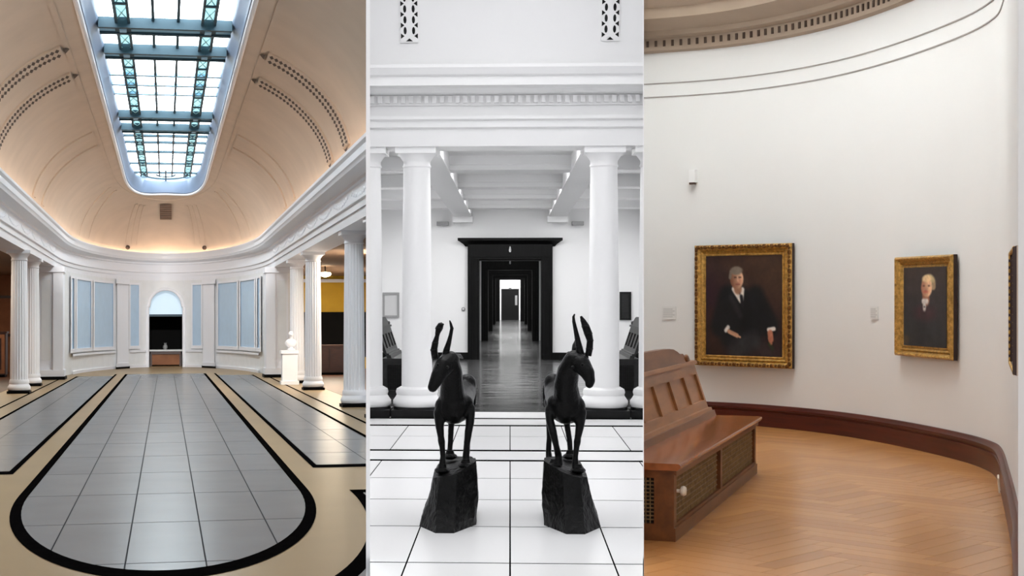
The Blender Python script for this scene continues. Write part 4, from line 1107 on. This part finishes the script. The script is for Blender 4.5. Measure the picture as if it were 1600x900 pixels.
def painting(p0, p1, y0, y1, label, fx, fz, paintf, rich, depth=.05, nx=110):
    """framed canvas hung against the curved wall between picture columns p0..p1"""
    a = Vector(rp(ru_px(p0), .02)); c = Vector(rp(ru_px(p1), .02))
    if p1 > 1600:                               # runs out of the frame along the near wall
        c = a+(Vector(rp(ru_px(1597)))-a).normalized()*1.3
    mid = (a+c)/2; ang = math.atan2(c.y-a.y, c.x-a.x); w = (c-a).length
    d = mid.length*math.cos(math.atan2(mid.x, mid.y))
    z0, z1 = EYE+(459-y1)*mid.y/F, EYE+(459-y0)*mid.y/F; h = z1-z0
    t = thing('framed_painting', label, 'painting', M3 @ TR(mid.x, mid.y, z0, ang))
    # local: x along the picture, -y towards the room
    prof = [(0, 0, 'frame_side'), (0, -depth), (.15, -depth-.02), (.35, -depth), (.5, -depth+.02), (.62, -depth+.005), (.8, -depth+.03), (1, -.02)]
    # four mitred bars
    fwx, fw_ = fx*w, fz*h
    def corner(sx, sz, k): return (sx*(w/2-k*fwx), h/2+sz*(h/2-k*fw_))
    for q in range(4):
        s0, s1 = [((-1, -1), (1, -1)), ((1, -1), (1, 1)), ((1, 1), (-1, 1)), ((-1, 1), (-1, -1))][q]
        rows_ = [[(corner(*s0, k[0])[0], k[1], corner(*s0, k[0])[1]) for k in prof], [(corner(*s1, k[0])[0], k[1], corner(*s1, k[0])[1]) for k in prof]]
        o = B().grid(rows_).obj('frame_bar', 'gilt' if paintf is not paint_plain else 'frame_side', t)
        # carved leaves along the bar
        L = w if q % 2 == 0 else h
        fw2 = fwx if q % 2 else fw_
        n = int(L/.055) if rich else int(L/.04); b = B()
        for i in range(n):
            f_ = (i+.5)/n
            x = lerp(corner(*s0, .2)[0], corner(*s1, .2)[0], f_); z = lerp(corner(*s0, .2)[1], corner(*s1, .2)[1], f_)
            r = (.018 if i % 2 else .026) if rich else .012
            b.ball((x, -depth-.012, z), r, 6, 4, (1 if q % 2 else 1.3, .8, 1.3 if q % 2 else 1))
        b.obj('carved_leaves', 'gilt' if not rich else 'gilt_dark', o, smooth=True)['kind'] = 'stuff'
        b = B(); x0, z0_ = corner(*s0, .9); x1, z1_ = corner(*s1, .9)
        b.tube([(x0, -depth+.03, z0_), (x1, -depth+.03, z1_)], .012, 6); b.obj('inner_bead', 'gilt', o)
        b = B(); x0, z0_ = corner(*s0, 0); x1, z1_ = corner(*s1, 0)
        b.grid([[(x0, 0, z0_), (x0, -depth, z0_)], [(x1, 0, z1_), (x1, -depth, z1_)]])
        sd = b.obj('frame_edge', 'frame_side' if paintf is not paint_plain else 'silver_edge', o)
        sd.location = (0, 0, 0); 
        sd.scale = (1.002, 1, 1.0)
    nxx, nzz = nx, int(nx*1.2)
    W2, H2 = w-2*fwx, h-2*fw_
    rows_ = [[(lerp(-W2/2, W2/2, i/nxx), -.025, lerp(h/2+H2/2, h/2-H2/2, j/nzz)) for i in range(nxx+1)] for j in range(nzz+1)]
    b = B().grid(rows_)
    me = bpy.data.meshes.new('canvas'); me.from_pydata(b.v, [], b.f); me.update(); me.materials.append(MATS['oil_paint'])
    ca = me.color_attributes.new('paint', 'FLOAT_COLOR', 'POINT')
    k = 0
    for j in range(nzz+1):
        for i in range(nxx+1):
            ca.data[k].color = (*lin(tuple(min(255, v) for v in paintf(i/nxx, j/nzz))), 1); k += 1
    link('canvas', me, t)
    B().box(-w/2+.03, w/2-.03, -.012, -.002, .03, h-.03).obj('stretcher_board', 'frame_side', t)
    return t
painting(1090, 1243, 382, 573, 'large gilt framed portrait of a seated man in a dark suit', .11, .09, paint_man, True)
painting(1407, 1499, 400, 559, 'smaller gilt framed portrait of a pale haired sitter with white neckcloth', .135, .11, paint_portrait, False, .04)
painting(1595, 1640, 389, 578, 'framed picture seen almost edge on along the near curved wall', .09, .09, paint_plain, False, .03, 8)
# label cards, sensor
def wall_M(px, py, d=.0):
    u = ru_px(px); p = rp(u, d); q = rp(min(u+.2, len(path)-1), d)
    return TR(p[0], p[1], EYE+(459-py)*p[1]/F, math.atan2(q[1]-p[1], q[0]-p[0])), p[1]
for px, py, lab in ((1046, 489, 'small white label card beside the large portrait of the seated man'), (1367, 489, 'small white label card beside the smaller pale haired portrait')):
    M_, Y_ = wall_M(px, py); w_, h_ = 11*Y_/F, 10*Y_/F
    t = thing('label_card', lab, 'label', M_, 'label cards in the round gallery')
    B().box(-w_, w_, -.012, -.002, -h_, h_).obj('card', 'card', t)
    for i in range(5): B().box(-w_*.85, w_*(.8 if i % 2 else .5), -.0135, -.012, h_*.6-i*h_*.3-.006, h_*.6-i*h_*.3+.006).obj('print_line', 'card_print', t)
M_, Y_ = wall_M(1084, 278)
t = thing('motion_sensor', 'small white motion sensor high on the curved wall', 'sensor', M_)
b = B(); b.slab([(-.05, 0), (-.04, -.07), (.04, -.07), (.05, 0)], -.06, .1); b.obj('housing', 'sensor_white', t)
B().box(-.035, .035, -.072, -.02, -.085, -.06).obj('lens', 'r_dentil_gap', t)
M_, Y_ = wall_M(1577, 752, .06)
t = thing('cable_clip', 'tiny pale cable loop on the skirting of the near wall', 'clip', M_)
B().tube([(0, -.01, -.09), (0, -.02, .0), (.04, -.02, .05), (.09, -.02, .03), (.09, -.01, -.06)], .007, 6).obj('loop', 'ivory', t)
# bench
P0 = on_floor(M3, 1053, 847); P1 = on_floor(M3, 1181, 740)
dv = P1-P0; Lb = dv.length
bench(M3 @ TR(P0.x, P0.y, 0, math.atan2(dv.y, dv.x)), 'long brown oak bench with cane panels and carved crest on the parquet', Lb, .5, .508, .97, ('oak', 'oak_light', 'oak_shade', 'cane', 'cane_back'), 2, 6, knob=True)

# ================================================================ partitions and trimming at them
CUR[0] = 0
def partition(px, th, y0, y1, h, label, name):
    k = (px-PX)/F; d = Vector((k, 1)).normalized(); n = Vector((d.y, -d.x))
    a, c = d*(y0/d.y), d*(y1/d.y); t = th/2
    pts = [(a.x+n.x*t, a.y+n.y*t), (c.x+n.x*t, c.y+n.y*t), (c.x-n.x*t, c.y-n.y*t), (a.x-n.x*t, a.y-n.y*t)]
    struct(B().slab(pts, -.3, h).obj(name, 'screen_edge', None, ID), label)
    return d, n
d1, n1 = partition(575, .024, 8.9, 92, 9, 'thin white screen wall between the vaulted hall and the white gallery', 'wall_partition_hall')
d2, n2 = partition(1005.3, .006, 8.9, 92, 9, 'thin white screen wall between the white gallery and the round gallery', 'wall_partition_round')
def wmat(o):
    m_ = o.matrix_basis.copy()
    while o.parent: o = o.parent; m_ = o.matrix_basis @ m_
    return m_
PL = {1: [(-n1, .012)], 2: [(n1, .012), (-n2, .003)], 3: [(n2, .003)]}
def trim(o, planes):
    if o.type == 'MESH':
        W = wmat(o); co_ = [W @ v.co for v in o.data.vertices]
        for n_, off in planes:
            n3 = Vector((n_.x, n_.y, 0)); ds = [c.dot(n3)-off for c in co_]
            if not ds or max(ds) <= 1e-4: return True
            if min(ds) < -1e-4:
                me = o.data.copy(); bm = bmesh.new(); bm.from_mesh(me)
                Wi = W.inverted(); p = Wi @ (n3*off); nl = (W.to_3x3().transposed() @ n3).normalized()
                bmesh.ops.bisect_plane(bm, geom=bm.verts[:]+bm.edges[:]+bm.faces[:], plane_co=p, plane_no=nl, clear_inner=True, dist=1e-6)
                bm.to_mesh(me); bm.free(); o.data = me
                co_ = [W @ v.co for v in me.vertices]
                if not co_: return True
    return False
def walk(o, planes):
    for ch in list(o.children): walk(ch, planes)
    if trim(o, planes) or (o.type == 'EMPTY' and not o.children):
        if not o.children: bpy.data.objects.remove(o)
bpy.context.view_layer.update()
for o, r in list(ROOM.items()):
    if r in PL: walk(o, PL[r])
